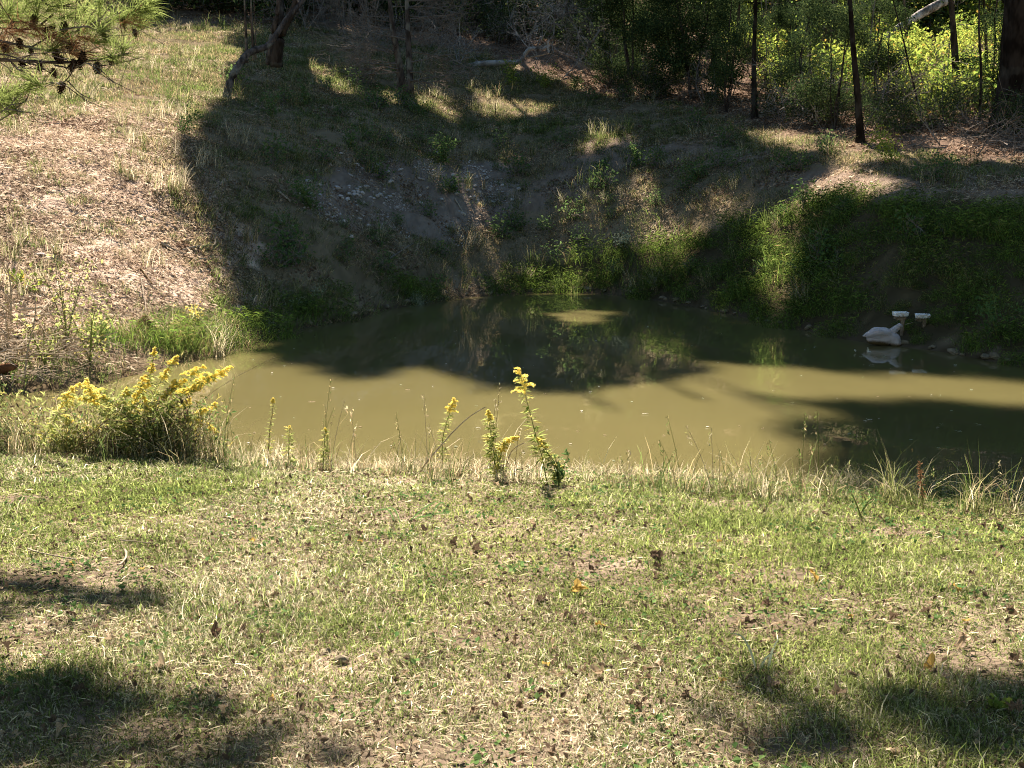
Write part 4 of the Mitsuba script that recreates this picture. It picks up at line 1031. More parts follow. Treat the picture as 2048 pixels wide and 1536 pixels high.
for pix, pl, n in EXTRA + (([(265, 905), (300, 850), (350, 800), (410, 760), (455, 738)], ((1.0, .13), (.88, .12), (.75, .1)), 190), ([(275, 900), (320, 840), (370, 790), (440, 748)], ((1.0, .12), (.85, .12)), 170), ([(255, 900), (300, 830), (350, 775), (400, 735)], ((1.0, .12), (.85, .1)), 170),
                   ([(260, 900), (290, 830), (320, 770), (355, 715)], ((1.0, .07), (.9, .08)), 140), ([(240, 900), (275, 820), (300, 760), (312, 700)], ((1.0, .05), (.9, .06), (.75, .06)), 130), ([(230, 900), (255, 840), (275, 790), (285, 760)], ((1.0, .11), (.85, .1)), 150),
                   ([(300, 905), (265, 840), (215, 800), (150, 798), (125, 812)], ((1.0, .12), (.85, .1)), 190), ([(290, 905), (250, 830), (200, 790), (165, 772)], ((1.0, .13), (.88, .12)), 160), ([(280, 905), (235, 845), (190, 800), (180, 765)], ((1.0, .13), (.9, .1)), 150),
                   ([(270, 905), (330, 860), (390, 840), (425, 858)], ((1.0, .13), (.85, .1)), 170), ([(290, 905), (350, 850), (410, 820)], ((1.0, .09),), 150), ([(180, 905), (178, 870), (172, 850)], ((1.0, .07), (.7, .05)), 50), ([(265, 905), (258, 850), (250, 800), (255, 770)], ((.98, .06),), 190),
                   ([(310, 905), (300, 850), (290, 800)], ((1.0, .1),), 190), ([(60, 915), (100, 860), (130, 810), (150, 780)], ((1.0, .1),), 110)):
    goldenrod([(a, b + (6 if i == 0 else 0)) for i, (a, b) in enumerate(pix)], None, CL_LABELS.pop(0), pl, .075, n, group_=CLUMP, dz=rq.uniform(-.06, .06), bare=.2)

# tall grass stalks along the rim, one clump after another
def stalks(px, tops, label, mat='green_stem', seed=True, w=.002):
    key = thing('grass_clump', label, 'tall grass')
    b = place(*px)
    for u, v in tops:
        y = b[1] + rq.normal(0, .06)
        a = np.array([b[0] + rq.normal(0, .05), y, float(gz(b[0], y)) - .01]); t = at(u, v, y)
        m = (a + t) / 2 + [(t[0] - a[0]) * -.12, 0, 0]
        p = curve([a, m, t], 9)
        obj('stalk', tube(p, np.linspace(w, w * .5, 9), 4), mat, key)
    fl = []
    for u, v in tops:
        n = 5
        bb = np.tile(b, (n, 1)) + rq.normal(0, .06, (n, 3)) * [1, 1, 0]
        t = at(u, v, b[1]); H = max(.08, (t[2] - b[2]))
        fl.append(blades(bb, rq.uniform(.35, .85, n) * H, rq.uniform(.003, .005, n), rq.uniform(.2, 1.2, n), rq, 1.2, 3))
        if seed:
            k = 16; s = rq.uniform(.72, 1, k)[:, None]
            c = b * (1 - s) + t * s + rq.normal(0, .006, (k, 3))
            ax = unit(t - b) + rq.normal(0, .35, (k, 3))
            fl.append(leaves(c, rq.uniform(.012, .03, k), rq, None, 1.0, .25, ax, .2))
    g = join(fl); obj('blades', g, 'straw_blade' if mat != 'green_stem' else 'hill_blade', key, uv=g[2], kind='stuff')
for px, tops, lab, mat in (((450, 905), [(448, 795), (470, 748), (462, 800), (440, 830)], 'tall green stalks at the right end of the goldenrod clump', 'green_stem'), ((655, 925), [(662, 755), (650, 810), (668, 815), (644, 840)], 'tallest dark grass stalks, left of the middle', 'green_stem'),
                           ((700, 930), [(690, 800), (702, 815), (712, 850)], 'pale grass stalks right of the tallest dark ones', 'dry_stem'), ((795, 938), [(792, 825), (800, 860), (785, 880)], 'dark upright grass stalks right of the middle gap', 'green_stem'),
                           ((858, 940), [(847, 788), (858, 850)], 'white seeded grass stalk beside the nodding goldenrod', 'dry_stem'), ((985, 955), [(1000, 768), (992, 800)], 'thin brown seeded stalk rising behind the bushy goldenrod', 'brown_stem'),
                           ((1042, 965), [(1040, 855), (1044, 900)], 'single straight thin stalk left of the tallest goldenrod', 'brown_stem'), ((1255, 985), [(1240, 910), (1258, 900), (1270, 925)], 'pale seeded stalks right of the tallest goldenrod', 'dry_stem'),
                           ((1340, 985), [(1334, 832), (1318, 880), (1350, 900)], 'tall green stalk at the right middle against the lit water', 'green_stem'), ((1412, 990), [(1422, 855), (1372, 852), (1440, 900)], 'stalks with reddish drooping heads at the right middle', 'dry_stem'),
                           ((1535, 995), [(1538, 880), (1520, 910), (1552, 920)], 'sparse green stalks before the dark reflection', 'green_stem'), ((1612, 995), [(1610, 825), (1634, 820), (1598, 900), (1625, 890)], 'tall paired grass stalks before the dark reflection', 'green_stem'),
                           ((1680, 1005), [(1660, 930), (1700, 920)], 'short straw stalks right of the tall paired ones', 'dry_stem'), ((1860, 1020), [(1868, 930), (1880, 960)], 'green stalk with nodding seed head at the right', 'green_stem'), ((1998, 1030), [(1998, 920), (2010, 960)], 'thin orange stalk near the right end of the bank', 'dry_stem'),
                           ((40, 910), [(60, 830), (30, 850), (90, 800), (15, 860)], 'pale dry stalks at the far left end of the near bank', 'dry_stem'), ((140, 912), [(150, 830), (125, 840), (170, 820)], 'brown dry stalks under the goldenrod clump', 'brown_stem'), ((410, 905), [(400, 800), (420, 830)], 'green stalks inside the right side of the goldenrod clump', 'green_stem')):
    stalks(px, tops, lab, mat)
RIMG = 'straw coloured grass tufts along the rim of the near bank'
for i in range(80):
    u = rq.uniform(10, 2040); v = np.interp(u, [0, 1000, 2048], [902, 955, 1022]) + rq.uniform(-4, 14)
    b = place(u, v); n = 26
    key = thing('grass_tuft', 'small arching tuft of straw and green grass on the rim', 'grass tuft', RIMG)
    bb = np.tile(b, (n, 1)) + rq.normal(0, .03, (n, 3)) * [1, 1, 0]
    g = blades(bb, rq.uniform(.08, .3, n) * rq.uniform(.7, 1.3) * (1.3 if u > 1700 or u < 450 else 1), rq.uniform(.003, .0055, n), rq.uniform(.15, 1.2, n), rq, 1.3, 3)
    obj('blades', g, 'straw_blade' if rq.random() < .6 else 'hill_blade', key, uv=g[2], kind='stuff')
def stick(pix, r0, r1, label, mat='dry_stem', cat='stick', y=None, dy=0.0, lift=.01, name='stick', sub=0, ground_=False):
    key = thing(name, label, cat)
    b = place(*pix[0]); y = b[1] if y is None else y
    q = np.array([place(*p) + [0, 0, lift] for p in pix]) if ground_ else px_path(pix, y, dy)
    p = wobble(curve(q, 12), .01 * np.linalg.norm(q[-1] - q[0]), rq)
    tb = [tube(p, np.linspace(r0, r1, 12), 6)]
    obj('stem', tb[0], mat, key, smooth=True)
    if sub:
        tb = []
        for i in range(sub):
            o, _ = twigs(p[rq.integers(3, 12)], p[-1] - p[0] + rq.normal(0, .5, 3) * np.linalg.norm(p[-1] - p[0]), np.linalg.norm(p[-1] - p[0]) * rq.uniform(.2, .4), r1, rq, 1, 2, .3, minr=r1 * .5)
            tb += o
        obj('twig', join(tb), mat, key, kind='stuff')
    return key
stick([(838, 948), (880, 890), (930, 838), (968, 813)], .006, .003, 'pale dry stem leaning right across the water in the middle', name='dead_stalk')
stick([(1010, 955), (1022, 905), (1048, 886)], .004, .003, 'short curved pale stem with buds left of the tallest goldenrod', name='dead_stalk')
stick([(100, 880), (150, 835), (215, 800), (330, 760)], .005, .003, 'pale dry stem arching behind the goldenrod clump', name='dead_stalk', sub=4)
stick([(405, 800), (470, 755), (550, 714)], .003, .002, 'thin pale stem reaching right from the goldenrod clump over the water', name='dead_stalk')
stick([(5, 880), (60, 845), (120, 800)], .006, .003, 'grey branching dead stem at the far left end of the near bank', name='dead_stalk', sub=7)
stick([(210, 905), (260, 870), (310, 835)], .005, .003, 'brown slanting dead stem under the goldenrod clump', 'brown_stem', name='dead_stalk')
stick([(120, 920), (170, 880), (215, 840)], .005, .003, 'second brown dead stem left under the goldenrod clump', 'brown_stem', name='dead_stalk', sub=4)
stick([(1290, 970), (1320, 950), (1350, 940)], .003, .002, 'thin pale stem lying along the rim right of the middle', name='dead_stalk')
dk = thing('dock_plant', 'reddish brown dock stalk with dry seeds at the right end of the bank', 'dock')
b = place(1848, 1025); t = at(1838, 925, b[1])
obj('stalk', tube(curve([b, t], 6), .0025, 5), 'brown_stem', dk)
c = b + (t - b) * rq.uniform(.3, 1, 90)[:, None] + rq.normal(0, .008, (90, 3))
g = leaves(c, rq.uniform(.010, .02, 90), rq, None, 1.0, .7); obj('seeds', g, 'brown_needle', dk, kind='stuff')
def leafy(px, h, w, n, size, label, mat='weed_leaf', ratio=.5, cat='weed', name='weed', group_=None):
    b = place(*px); key = thing(name, label, cat, group_)
    tb, cs = [], []
    for i in range(5):
        a = rq.uniform(0, 6.28); t = b + [math.cos(a) * w * .8, math.sin(a) * w * .8, h * rq.uniform(.6, 1)]
        p = curve([b, (b + t) / 2 + [0, 0, h * .12], t], 7); tb.append(tube(p, np.linspace(.006, .002, 7) * (h / .4) ** .5, 4))
        k = rq.integers(1, 7, n // 5); cs.append(p[k] + rq.normal(0, w * .22, (n // 5, 3)))
    obj('stem', join(tb), 'green_stem', key)
    c = np.vstack(cs); g = leaves(c, rq.uniform(.7, 1.2, len(c)) * size, rq, np.array([0, -.2, .9]), .7, ratio); obj('leaves', g, mat, key, uv=g[2], kind='stuff')
for u, h in ((90, .2), (130, .26), (165, .24), (205, .32), (240, .38), (265, .42), (290, .46), (310, .42), (335, .40), (360, .34), (385, .28), (410, .2), (60, .16), (225, .3), (280, .36), (320, .3)):
    if u in (130, 205, 265, 310, 360): leafy((u, 906), h * .75, .15, 90, .055, 'dense narrow leaved goldenrod growth filling the big clump', 'goldenrod_leaf', .24, 'goldenrod', 'goldenrod_growth', 'leafy growth filling the big goldenrod clump')
leafy((1118, 972), .24, .09, 70, .05, 'leafy bright green weed with pale upper leaves right of the tallest goldenrod', 'weed_leaf', .35)
leafy((1108, 925), .05, .03, 9, .045, 'cluster of pale whitish leaves at the foot of the tallest goldenrod', 'pale_leaf', .4)
leafy((1720, 1035), .16, .1, 90, .02, 'feathery small leaved weed on the rim at the right', 'weed_leaf', .6)
leafy((1990, 1432), .04, .035, 50, .02, 'crinkled light green plant in the grass at the lower right', 'sunny_leaf', .9)
leafy((110, 1140), .03, .10, 60, .02, 'round leaved weed on the bare patch at the left of the lawn', 'weed_leaf', .9)
leafy((270, 1165), .025, .12, 70, .018, 'second round leaved weed right of the bare patch at the left', 'weed_leaf', .9)
def broad(pix_list, label):
    key = thing('broad_grass', label, 'grass plant')
    for pix in pix_list:
        b = place(*pix[0]); p = curve([b] + [at(u, v, b[1] - .02 * i) for i, (u, v) in enumerate(pix[1:])], 10)
        t, a, bb = frames(p); w = (.0042 * np.sin(np.linspace(.5, np.pi, 10)) ** .8)[:, None]
        s = unit(np.array([1.0, .3, .0]) * .4 + bb)
        V = np.vstack([p - s * w, p + s * w]); i = np.arange(9)
        obj('leaf', (V, np.vstack([np.stack([i, i + 10, i + 11], 1), np.stack([i, i + 11, i + 1], 1)])), 'pale_leaf' if len(pix_list) < 4 else 'weed_leaf', key)
broad([[(1512, 1345), (1500, 1300), (1480, 1270), (1455, 1266)], [(1535, 1350), (1542, 1310), (1552, 1285), (1562, 1275)], [(1520, 1345), (1530, 1318), (1555, 1305)]], 'broad pale grass blades arching up out of the lawn at the right')
broad([[(820, 1040), (850, 1015), (880, 1000)], [(815, 1040), (850, 1032), (900, 1026)], [(800, 1042), (780, 1015), (765, 1022)], [(790, 1045), (770, 1018), (742, 1030)], [(860, 1040), (885, 1005), (896, 1028)]], 'tuft of broad bluish grass blades in the upper middle of the lawn')

# ------------------------------------------------------------------ fallen leaves, stones, sticks
def leaf_mesh(size, rng, lobes=5, curl=1.0):
    m = 20
    a = np.linspace(0, 2 * np.pi, m, endpoint=False)
    r = (.80 + .17 * np.cos(a * lobes) + rng.normal(0, .06, m)) * (1 + .35 * np.cos(a))
    ring = np.stack([r * np.cos(a), r * np.sin(a) * .75], 1) * size / 2
    mid = ring * .5
    def lift(q): return (curl * (q[:, 1] ** 2) * 1.0 / size + curl * .5 * np.abs(q[:, 0]) ** 2 / size * rng.choice([-1, 1]) + rng.normal(0, .05, len(q)) * size)
    V = np.vstack([[[0, 0, 0]], np.column_stack([mid, lift(mid)]), np.column_stack([ring, lift(ring) * 1.2])])
    i = np.arange(m); j = (i + 1) % m
    f = np.vstack([np.stack([i * 0, i + 1, j + 1], 1), np.stack([i + 1, i + 1 + m, j + 1 + m], 1), np.stack([i + 1, j + 1 + m, j + 1], 1)])
    return V, f
def fallen(u, v, size, mat, label, group_=None, curl=1.0, lobes=5):
    key = numbered('fallen_leaf'); p = place(u, v)
    V, f = leaf_mesh(size, rq, lobes, curl)
    R = trimesh.transformations.euler_matrix(rq.normal(0, .5), rq.normal(0, .5), rq.uniform(0, 6.28))[:3, :3]
    V = V @ R.T; V[:, 2] -= V[:, 2].min() + size * .12 - .012
    uu = rq.random()
    scene[key] = mikit.ply((V + p, f), mat, smooth=False, uv=np.tile([[uu, .5]], (len(V), 1)))
    tag(key, label, 'leaf', group_)
fallen(1085, 1212, 0.072, 'dry_leaf', 'large curled brown leaf standing up in the middle of the lawn', None, 2.2)
fallen(1150, 1192, .085, 'yellow_leaf', 'ochre leaf just right of the large curled brown leaf', None, 1.0)
fallen(1915, 1192, .06, 'yellow_leaf', 'bright yellow leaf lying in the grass at the right')
fallen(1310, 1125, 0.086, 'dry_leaf', 'wide yellow brown leaf lying flat right of the middle', None, .7)
fallen(905, 1095, 0.065, 'dry_leaf', 'tan curled leaf in the upper middle of the lawn', None, 1.8)
fallen(1625, 1175, 0.072, 'yellow_leaf', 'dull yellow leaf beside the bare patch at the right')
fallen(1545, 1380, 0.072, 'litter_leaf', 'large tan crumpled leaf at the lower right of the lawn', None, 1.5)
fallen(1675, 1415, 0.072, 'dry_leaf', 'grey brown crumpled leaf in the shade at the lower right', None, 2.0)
fallen(1925, 1305, 0.065, 'dry_leaf', 'dark folded leaf near the right edge of the lawn', None, 2.2)
fallen(2030, 1455, 0.072, 'dry_leaf', 'black curled leaf in the bottom right corner', None, 2.2)
for i in range(150):
    u = rq.uniform(0, 2048); v0 = np.interp(u, [0, 1000, 2048], [925, 975, 1045]); v = v0 + (1530 - v0) * rq.random() ** 1.5
    fallen(u, v, rq.uniform(.025, .06), rq.choice(['dry_leaf', 'dry_leaf', 'dry_leaf', 'litter_leaf', 'yellow_leaf'] if i % 3 == 0 else ['dry_leaf']), 'small curled dry leaf lying in the near grass', 'small dry leaves scattered over the near lawn', rq.uniform(.5, 2.4), rq.choice([3, 5]))
def stone_shape(rng):
    m = trimesh.creation.icosphere(subdivisions=1)
    v = m.vertices * (1 + .28 * (meshkit.noise(m.vertices * 1.7 + rng.uniform(0, 50, 3)) - .5)[:, None] * 2) * rng.uniform([.8, .6, .35], [1.3, 1.0, .65])
    return np.round(v / .22) * .22 * .35 + v * .65, np.array(m.faces)
SS = [stone_shape(rq) for i in range(8)]
def stone(u, v, r, mat, label, group_=None, sink=.25):
    key = numbered('stone'); p = place(u, v); m = SS[rq.integers(8)]
    R = trimesh.transformations.euler_matrix(rq.normal(0, .25), rq.normal(0, .25), rq.uniform(0, 6.28))[:3, :3]
    q = m[0] @ R.T * r; 
    obj_key = key
    scene[obj_key] = mikit.ply((q + p + [0, 0, r * .25], m[1]), mat)
    tag(key, label, 'stone', group_)
for i in range(95):
    u, v = rq.normal(320, 62), rq.normal(440, 42)
    stone(u, v, rq.uniform(.022, .06), 'tan_stone', 'tan stone among the litter of the sunlit left slope', 'tan stones on the sunlit left slope')
for i in range(120):
    u, v = (rq.normal(715, 62), rq.normal(385, 35)) if i < 90 else (rq.normal(940, 45), rq.normal(390, 28))
    stone(u, v, rq.uniform(.03, .085), 'pale_stone', 'pale stone on the shaded rocky slope across the pond', 'pale stones on the shaded rocky slope')
SHP = np.array(SHORE, float)
for i in range(70):
    u = rq.uniform(620, 2040); v = np.interp(u, SHP[:, 0], SHP[:, 1]) - rq.uniform(-1, 5)
    stone(u, v, rq.uniform(.03, .10), 'wet_stone', 'wet stone at the waterline of the far shore', 'wet stones along the far waterline')
stone(332, 487, .11, 'tan_stone', 'upright tan stone above the two long sticks'); stone(372, 488, .09, 'tan_stone', 'flat tan stone above the right end of the two long sticks')
stone(82, 518, .10, 'pale_stone', 'pale upright stone at the left of the litter slope'); stone(1038, 380, .10, 'pale_stone', 'whitest round stone on the shaded slope, right of the rocks')
stone(680, 1332, .035, 'wet_stone', 'flat pale stone half buried in the lawn', None); stone(655, 1310, .02, 'wet_stone', 'small grey stone beside the flat pale stone in the lawn')
stone(875, 308, .08, 'pale_stone', 'pale stone by the round green bush on the shaded slope')
stick([(322, 490), (365, 505), (412, 522)], .035, .02, 'longer of two grey sticks on the left slope, slanting down right', 'dry_stem', y=None, ground_=True, lift=.04)
stick([(365, 500), (400, 498), (428, 496), (430, 482)], .025, .015, 'shorter pale stick with a bent end beside the long one', 'dry_stem', ground_=True, lift=.05)
stick([(52, 675), (90, 630), (125, 588)], .02, .008, 'grey leaning stick on the left shore slope', 'dry_stem', ground_=True, lift=.06, sub=3)
stick([(2, 690), (45, 705), (130, 712), (200, 740)], .022, .008, 'long grey branch lying along the left shore', 'dry_stem', ground_=True, lift=.15, sub=5)
stick([(48, 708), (50, 745), (56, 778)], .015, .008, 'short upright grey stick at the left shore', 'dry_stem')
stick([(282, 555), (305, 583)], .02, .012, 'short dark stick on the litter slope', 'brown_stem', ground_=True, lift=.03); stick([(318, 625), (342, 588)], .014, .008, 'thin dark leaning stick above the shore grass', 'brown_stem', ground_=True, lift=.04)
stick([(283, 575), (292, 632)], .012, .008, 'pale thin upright stick on the litter slope', 'dry_stem', ground_=True, lift=.05); stick([(478, 565), (515, 578)], .012, .006, 'thin stick at the edge of the slope shade', 'dry_stem', ground_=True, lift=.04)
stick([(556, 392), (582, 412)], .03, .02, 'grey stick left of the ferny bush on the shaded slope', 'dry_stem', ground_=True, lift=.05); stick([(780, 525), (805, 510), (826, 498)], .025, .012, 'dark stick slanting on the shaded bank', 'twig_wood', ground_=True, lift=.08)
stick([(910, 402), (930, 432)], .02, .012, 'thin pale stick below the shaded rocks', 'dry_stem', ground_=True, lift=.05); stick([(412, 415), (430, 390)], .014, .006, 'thin stick standing at the shade edge of the slope', 'dry_stem', ground_=True, lift=.05)
stick([(990, 235), (992, 205)], .02, .012, 'short dark stake on the meadow', 'brown_stem', name='stake', cat='stake')
stick([(250, 1112), (242, 1140), (235, 1148)], .006, .004, 'short pale forked stick on the lawn at the left', 'dry_stem', ground_=True, lift=.02); stick([(55, 1108), (110, 1128), (150, 1130)], .004, .003, 'thin grey stick over the bare patch at the left', 'dry_stem', ground_=True, lift=.02)
stick([(330, 1150), (380, 1185)], .003, .002, 'thin straw stalk lying on the lawn at the left', 'dry_stem', ground_=True, lift=.03); stick([(240, 1100), (300, 1103)], .003, .002, 'straight straw lying above the bare patch', 'dry_stem', ground_=True, lift=.03)
st = thing('stump', 'broken brown stump lying on the left shore under the sticks', 'stump')
p = place(10, 762); q = curve([p + [-.25, 0, .05], p + [0, 0, .12], p + [.22, -.02, .16]], 8)
obj('wood', tube(wobble(q, .02, rq), [.05, .07, .08, .075, .07, .06, .05, .02], 9), 'rotten_wood', st, smooth=40)
stump = thing('mossy_stump', 'dark round tussock stump above the shore grass on the left', 'stump')
p = place(290, 668); obj('body', tube(curve([p - [0, 0, .1], p + [0, 0, .12], p + [.01, 0, .24]], 6), [.13, .14, .135, .12, .09, .03], 10), 'rotten_wood', stump, smooth=True)
g = blades(np.tile(p + [0, 0, .15], (70, 1)) + rq.normal(0, .06, (70, 3)), rq.uniform(.08, .22, 70), np.full(70, .006), rq.uniform(.3, 1.6, 70), rq, 1.3, 3); obj('grass', g, 'straw_blade', stump, uv=g[2], kind='stuff')

for i in range(58):
    u = rq.uniform(-40, 440); v = np.interp(u, [0, 450], [900, 908]) + rq.uniform(-2, 10); b = place(u, v); n = 34; h = rq.uniform(.25, .62)
    key = thing('weed_clump', 'ragged dry and green weeds under the big goldenrod clump', 'weeds', 'ragged weeds under the big goldenrod clump')
    bb = np.tile(b, (n, 1)) + rq.normal(0, .06, (n, 3)) * [1, 1, 0]
    g = blades(bb, rq.uniform(.4, 1.1, n) * h, rq.uniform(.003, .006, n), rq.uniform(.1, .9, n), rq, 1.2, 3)
    obj('blades', g, 'straw_blade' if rq.random() < .6 else 'hill_blade', key, uv=g[2], kind='stuff')
    k = 60; c = b + np.stack([rq.normal(0, .09, k), rq.normal(0, .06, k), h * rq.uniform(.1, .9, k)], 1)
    g = leaves(c, rq.uniform(.02, .06, k), rq, np.array([0, 0, .6]), 1.0, .3); obj('leaves', g, rq.choice(['goldenrod_leaf', 'dry_leaf', 'weed_leaf']), key, uv=g[2], kind='stuff')
# bushes and weeds of the far bank
for (u, v), h, w, n, sz, lab, mat in (((885, 330), .75, .42, 420, .10, 'round dark green bush on the shaded slope beside the rocks', 'weed_leaf'), ((622, 425), .7, .5, 420, .09, 'ferny dark green bush at the left of the shaded rocks', 'weed_leaf'),
                                      ((905, 385), .5, .35, 220, .09, 'lower green bush below the round one on the shaded slope', 'weed_leaf'), ((1390, 370), .6, .55, 300, .09, 'leafy weeds below the path in the middle right', 'weed_leaf'), ((1275, 335), .6, .35, 200, .10, 'single leafy plant at the lip of the path', 'weed_leaf'),
                                      ((1200, 345), .4, .3, 120, .09, 'low leafy weed left of the plant at the lip of the path', 'weed_leaf'), ((1245, 500), .4, .3, 120, .09, 'broad leaved weed above the lit shore grass', 'pale_leaf'), ((545, 235), .8, .35, 160, .10, 'tall leafy weed below the leaning tree', 'weed_leaf'),
                                      ((610, 215), .9, .2, 90, .10, 'ragged tall weed on the shaded meadow', 'weed_leaf'), ((700, 300), .55, .3, 160, .09, 'weed with pale leaves above the shaded rocks', 'weed_leaf'), ((840, 235), .5, .4, 200, .08, 'leafy plants at the foot of the paired grey trunks', 'weed_leaf'),
                                      ((1025, 175), .9, .5, 330, .10, 'bright green bush before the fallen limb', 'sunny_leaf'), ((1090, 178), .9, .55, 330, .10, 'second bright green bush before the fallen limb', 'sunny_leaf'), ((1150, 182), .7, .4, 200, .10, 'pale leaved bush left of the dark evergreen', 'weed_leaf'),
                                      ((590, 618), .25, .3, 120, .05, 'weed with tiny white leaves near the shaded shore', 'pale_leaf'), ((630, 605), .25, .25, 90, .05, 'second weed with tiny white leaves near the shaded shore', 'pale_leaf'), ((870, 595), .5, .3, 190, .08, 'leafy plant with orange heads above the pale grass clump', 'weed_leaf'),
                                      ((1785, 325), .8, .6, 380, .09, 'bright green grassy bush at the path below the wood', 'sunny_leaf'), ((1995, 680), .8, .35, 240, .08, 'pale leaved plant hanging over the right shore', 'weed_leaf'), ((365, 265), .6, .5, 220, .08, 'grey leaved weeds at the shade edge of the slope', 'weed_leaf'),
                                      ((135, 690), 1.2, .45, 200, .07, 'feathery yellow tipped weed on the left shore', 'goldenrod_leaf'), ((180, 730), 1.1, .5, 220, .07, 'second feathery weed on the left shore before the sticks', 'goldenrod_leaf'), ((90, 740), .8, .4, 150, .07, 'low feathery weed among the sticks on the left shore', 'goldenrod_leaf'),
                                      ((36, 580), .3, .2, 40, .10, 'small broad leaved seedling on the litter slope', 'sunny_leaf'), ((62, 590), .2, .2, 30, .10, 'second small seedling on the litter slope', 'sunny_leaf'), ((380, 645), .3, .25, 90, .06, 'orange flowered weed above the bright shore grass', 'goldenrod_flower')):
    leafy((u, v), h, w, n, sz, lab, mat, .5, 'bush' if h > .6 else 'weed', 'bank_bush' if h > .6 else 'bank_weed')
for i in range(110):
    u, v = rq.uniform(430, 1950), rq.uniform(130, 560)
    p = place(u, v)
    if inside(Z_WOOD, p[0], p[1]) or p[2] < .2: continue
    bush('bank_weed', f'weed_{rq.integers(3)}', p, rq.uniform(.5, 1.3), 'small leafy weed on the shaded bank across the pond', 'weed', 'small weeds on the shaded bank')
def pebbles(rng):
    c = disc(150, .6, rng); V, Fc = [], []
    for j, q in enumerate(c):
        m = SS[rng.integers(8)]; sc = rng.uniform(.012, .035)
        hull = trimesh.convex.convex_hull(m[0][rng.choice(len(m[0]), 12, replace=False)])
        V.append(np.array(hull.vertices) * sc + q + [0, 0, .008]); Fc.append(np.array(hull.faces) + sum(map(len, V[:-1])))
    return np.vstack(V), np.vstack(Fc)
for nm, mat in (('pale_gravel', 'pale_stone'), ('tan_gravel', 'tan_stone')):
    for i in range(2): group(f'{nm}_patch_{i}', pebble=(pebbles(rq), mat))
def spread_gravel(nm, pts):
    for i, (x, y) in enumerate(pts):
        inst(f'{nm}__{i + 1:03d}', f'{nm}_patch_{rq.integers(2)}', turn(rq.uniform(0, 6.28), rq.uniform(.8, 1.1), ground_normal(x, y), (x, y, float(gz(x, y))), 1.0))
spread_gravel('pale_gravel', cells(Z_ROCK, 1.15, lambda x, y: .75 + 0 * x)); spread_gravel('tan_gravel', cells(area([(200, 400), (330, 370), (420, 440), (440, 520), (330, 500)]), 1.1, lambda x, y: .7 + 0 * x))
tag('pale_gravel', 'pale broken stone scattered over the shaded rocky slope', 'gravel', None, 'stuff'); tag('tan_gravel', 'tan broken stone scattered on the sunlit left slope', 'gravel', None, 'stuff')
def clump(px, h, n, label, mat, w=.009, lean_=1.3, r=.1):
    b = place(*px); key = thing('grass_clump', label, 'grass clump')
    bb = np.tile(b, (n, 1)) + rq.normal(0, r, (n, 3)) * [1, 1, 0]; bb[:, 2] = gz(bb[:, 0], bb[:, 1]) - .01
    g = blades(bb, rq.uniform(.5, 1.1, n) * h, np.full(n, w), rq.uniform(.2, lean_, n), rq, 1.3, 3)
    obj('blades', g, mat, key, uv=g[2], kind='stuff')
clump((832, 606), .42, 160, 'pale bluish weeping grass clump on the far waterline', 'pale_leaf', .008, 1.7, .08)
clump((425, 690), .5, 420, 'brightest green grass clump on the sunlit left shore', 'lush_blade', .009, 1.2, .3); clump((380, 702), .42, 260, 'bright grass clump left of the brightest one', 'lush_blade', .009, 1.2, .25)
clump((225, 690), .5, 260, 'bright grass clump above the feathery weeds on the left shore', 'lush_blade', .009, 1.2, .2); clump((470, 680), .42, 260, 'grass clump where the shade meets the left shore', 'lush_blade', .009, 1.2, .25); clump((330, 690), .35, 200, 'green grass clump under the dark stump', 'lush_blade', .009, 1.2, .22)
clump((262, 355), .35, 90, 'tawny grass tussock high on the left slope', 'straw_blade'); clump((240, 345), .6, 60, 'tall thin grass on the left slope', 'hill_blade', .006, .6); clump((80, 350), .35, 120, 'wide straw tussock at the left edge of the slope', 'straw_blade', .008, 1.3, .25)
clump((350, 390), .45, 120, 'green tussock at the edge of the slope shade', 'hill_blade', .008, .9, .12); clump((25, 255), .4, 200, 'rusty brown grass tussock at the left edge', 'straw_blade', .008, 1.3, .3); clump((312, 290), .4, 120, 'yellow green tussock beside the slope shade', 'hill_blade', .008, 1.0, .2)
clump((1230, 545), .55, 320, 'sunlit bright grass clump on the far shore', 'lush_blade', .01, 1.2, .45); clump((1310, 535), .55, 320, 'second sunlit bright grass clump on the far shore', 'lush_blade', .01, 1.2, .45); clump((1560, 560), .6, 320, 'lit pale green grass clump in the right shore shade', 'lush_blade', .01, 1.2, .4)

# ------------------------------------------------------------------ the swan decoy and the white blocks
rd = np.random.default_rng(71)
def hullchain(parts):
    out = m3.Manifold()
    for chain in parts:
        for (p, r), (q, s) in zip(chain, chain[1:]):
            out += m3.Manifold.batch_hull([m3.Manifold.sphere(r, 28).translate(list(p)), m3.Manifold.sphere(s, 28).translate(list(q))])
    return out
DW = water_at(1770, 692); DY = DW[1] + .1
dec = thing('swan_decoy', 'white headless swan decoy stranded at the right shore', 'decoy')
def smoothed(man, edge, it):
    m = man.refine_to_length(edge).to_mesh()
    t = trimesh.Trimesh(m.vert_properties[:, :3], m.tri_verts)
    trimesh.smoothing.filter_taubin(t, iterations=it)
    return t
body = hullchain([[((-.335, 0, .085), .012), ((-.25, 0, .10), .055), ((-.13, 0, .125), .118), ((0, 0, .12), .125), ((.09, -.01, .09), .105), ((.17, -.02, .055), .10)],
                  [((-.27, .05, .10), .04), ((-.10, .09, .17), .065), ((.04, .075, .16), .06)], [((-.27, -.05, .10), .04), ((-.10, -.09, .165), .068), ((.05, -.075, .15), .06)],
                  [((.17, -.02, .055), .10), ((.20, -.04, -.02), .085)], [((.02, 0, .05), .12), ((-.2, 0, .03), .08)]])
body = body.trim_by_plane([0, 0, 1.0], -.12)
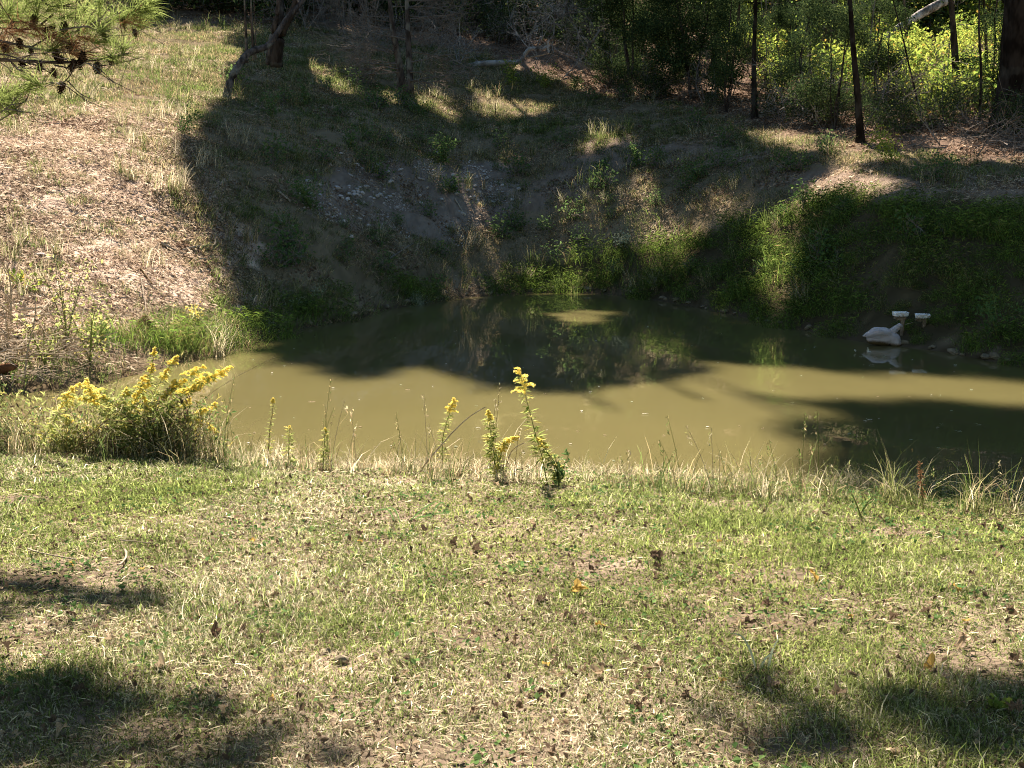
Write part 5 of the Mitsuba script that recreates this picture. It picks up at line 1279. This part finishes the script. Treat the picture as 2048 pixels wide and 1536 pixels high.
neck = hullchain([[((.08, 0, .13), .075), ((.14, 0, .185), .062), ((.215, 0, .255), .05), ((.29, 0, .32), .042)]]).trim_by_plane([-.6, 0, -.8], -.405)
RZ = trimesh.transformations.euler_matrix(0.0, 0.03, math.radians(-8))[:3, :3]
for nm, man in (('body', body), ('neck', neck)):
    t = smoothed(man, .02, 14)
    v = np.array(t.vertices) @ RZ.T * 1.0 + np.array([DW[0], DY, .06])
    obj(nm, (v, np.array(t.faces)), 'decoy_paint', dec, smooth=60)
print('decoy at', DW, DY)
def block(u, v, w, h, d, label, ang):
    key = thing('white_block', label, 'block')
    p = at(u, v, DY + .25); R = trimesh.transformations.euler_matrix(.05, rd.normal(0, .03), ang)[:3, :3]
    top = m3.Manifold.hull(m3.Manifold.cube([w, d, h * .25], True).translate([0, 0, h * .3]) + m3.Manifold.cube([w * .93, d * .9, h], True))
    t = smoothed(top, .03, 3); v_ = np.array(t.vertices); v_ += (meshkit.noise(v_ * 22) - .5)[:, None] * .012
    obj('slab', (v_ @ R.T + p, np.array(t.faces)), 'block_paint', key, smooth=40)
    under = hullchain([[((-w * .28, 0, -h * .8), h * .55), ((w * .25, 0, -h * .75), h * .6)]]); t = smoothed(under, .02, 4); v_ = np.array(t.vertices); v_ += (meshkit.noise(v_ * 30) - .5)[:, None] * .03
    obj('stained_base', (v_ @ R.T + p, np.array(t.faces)), 'block_stain', key, smooth=40)
    g = float(gz(p[0], p[1]))
    obj('post', tube(np.array([p + [w * .18, 0, -h], p + [w * .17, 0, -h * 2.2], [p[0] + w * .15, p[1], min(g, p[2] - h * 2.5) - .1]]), [.045, .035, .03], 8), 'block_stain', key, smooth=True)
block(1801, 628, .25, .075, .16, 'flat white block on a stained post behind the decoy neck', .1)
block(1845, 632, .25, .07, .16, 'second white block on a stained post, right of the first', -.25)
stick([(1811, 649), (1826, 645)], .005, .004, 'thin wire rod sticking out of the decoy neck', 'dry_stem', y=DY, name='rod', cat='rod')
# bits floating on the water
FLO = 'bits of leaf and fluff floating on the pond'
for i in range(150):
    u = rq.uniform(480, 1980); v = rq.uniform(610, 930)
    p = water_at(u, v)
    if p[1] < lip(p[0]) + 1.4 or sample(p[0], p[1]) > -.06: continue
    key = numbered('floating_leaf'); V, f = leaf_mesh(rq.uniform(.02, .05), rq, 3, .6)
    if rq.random() < .3: V = V * [1.9, .35, 1]
    a = rq.uniform(0, 6.28); V = V @ np.array([[math.cos(a), -math.sin(a), 0], [math.sin(a), math.cos(a), 0], [0, 0, 1]]).T; V[:, 2] = V[:, 2] * .5 + .006 - V[:, 2].min() * .5
    scene[key] = mikit.ply((V + p, f), rq.choice(['white_fluff', 'litter_leaf', 'pale_leaf']), uv=np.tile([[.9, .5]], (len(V), 1)))
    tag(key, 'tiny pale bit of leaf floating on the pond', 'floating leaf', FLO)
for u, v, sz in ((1737, 706, .14), (1710, 706, .07)):
    key = numbered('floating_leaf'); V, f = leaf_mesh(sz, rq, 3, 1.4); V = V @ trimesh.transformations.euler_matrix(.9, 0, 1.0)[:3, :3].T
    scene[key] = mikit.ply((V + water_at(u, v) + [0, 0, .04], f), 'white_fluff', uv=np.tile([[.9, .5]], (len(V), 1)))
    tag(key, 'upright pale leaf on the water before the decoy' if sz > .1 else 'small tan leaf on the water left of the upright one', 'floating leaf')
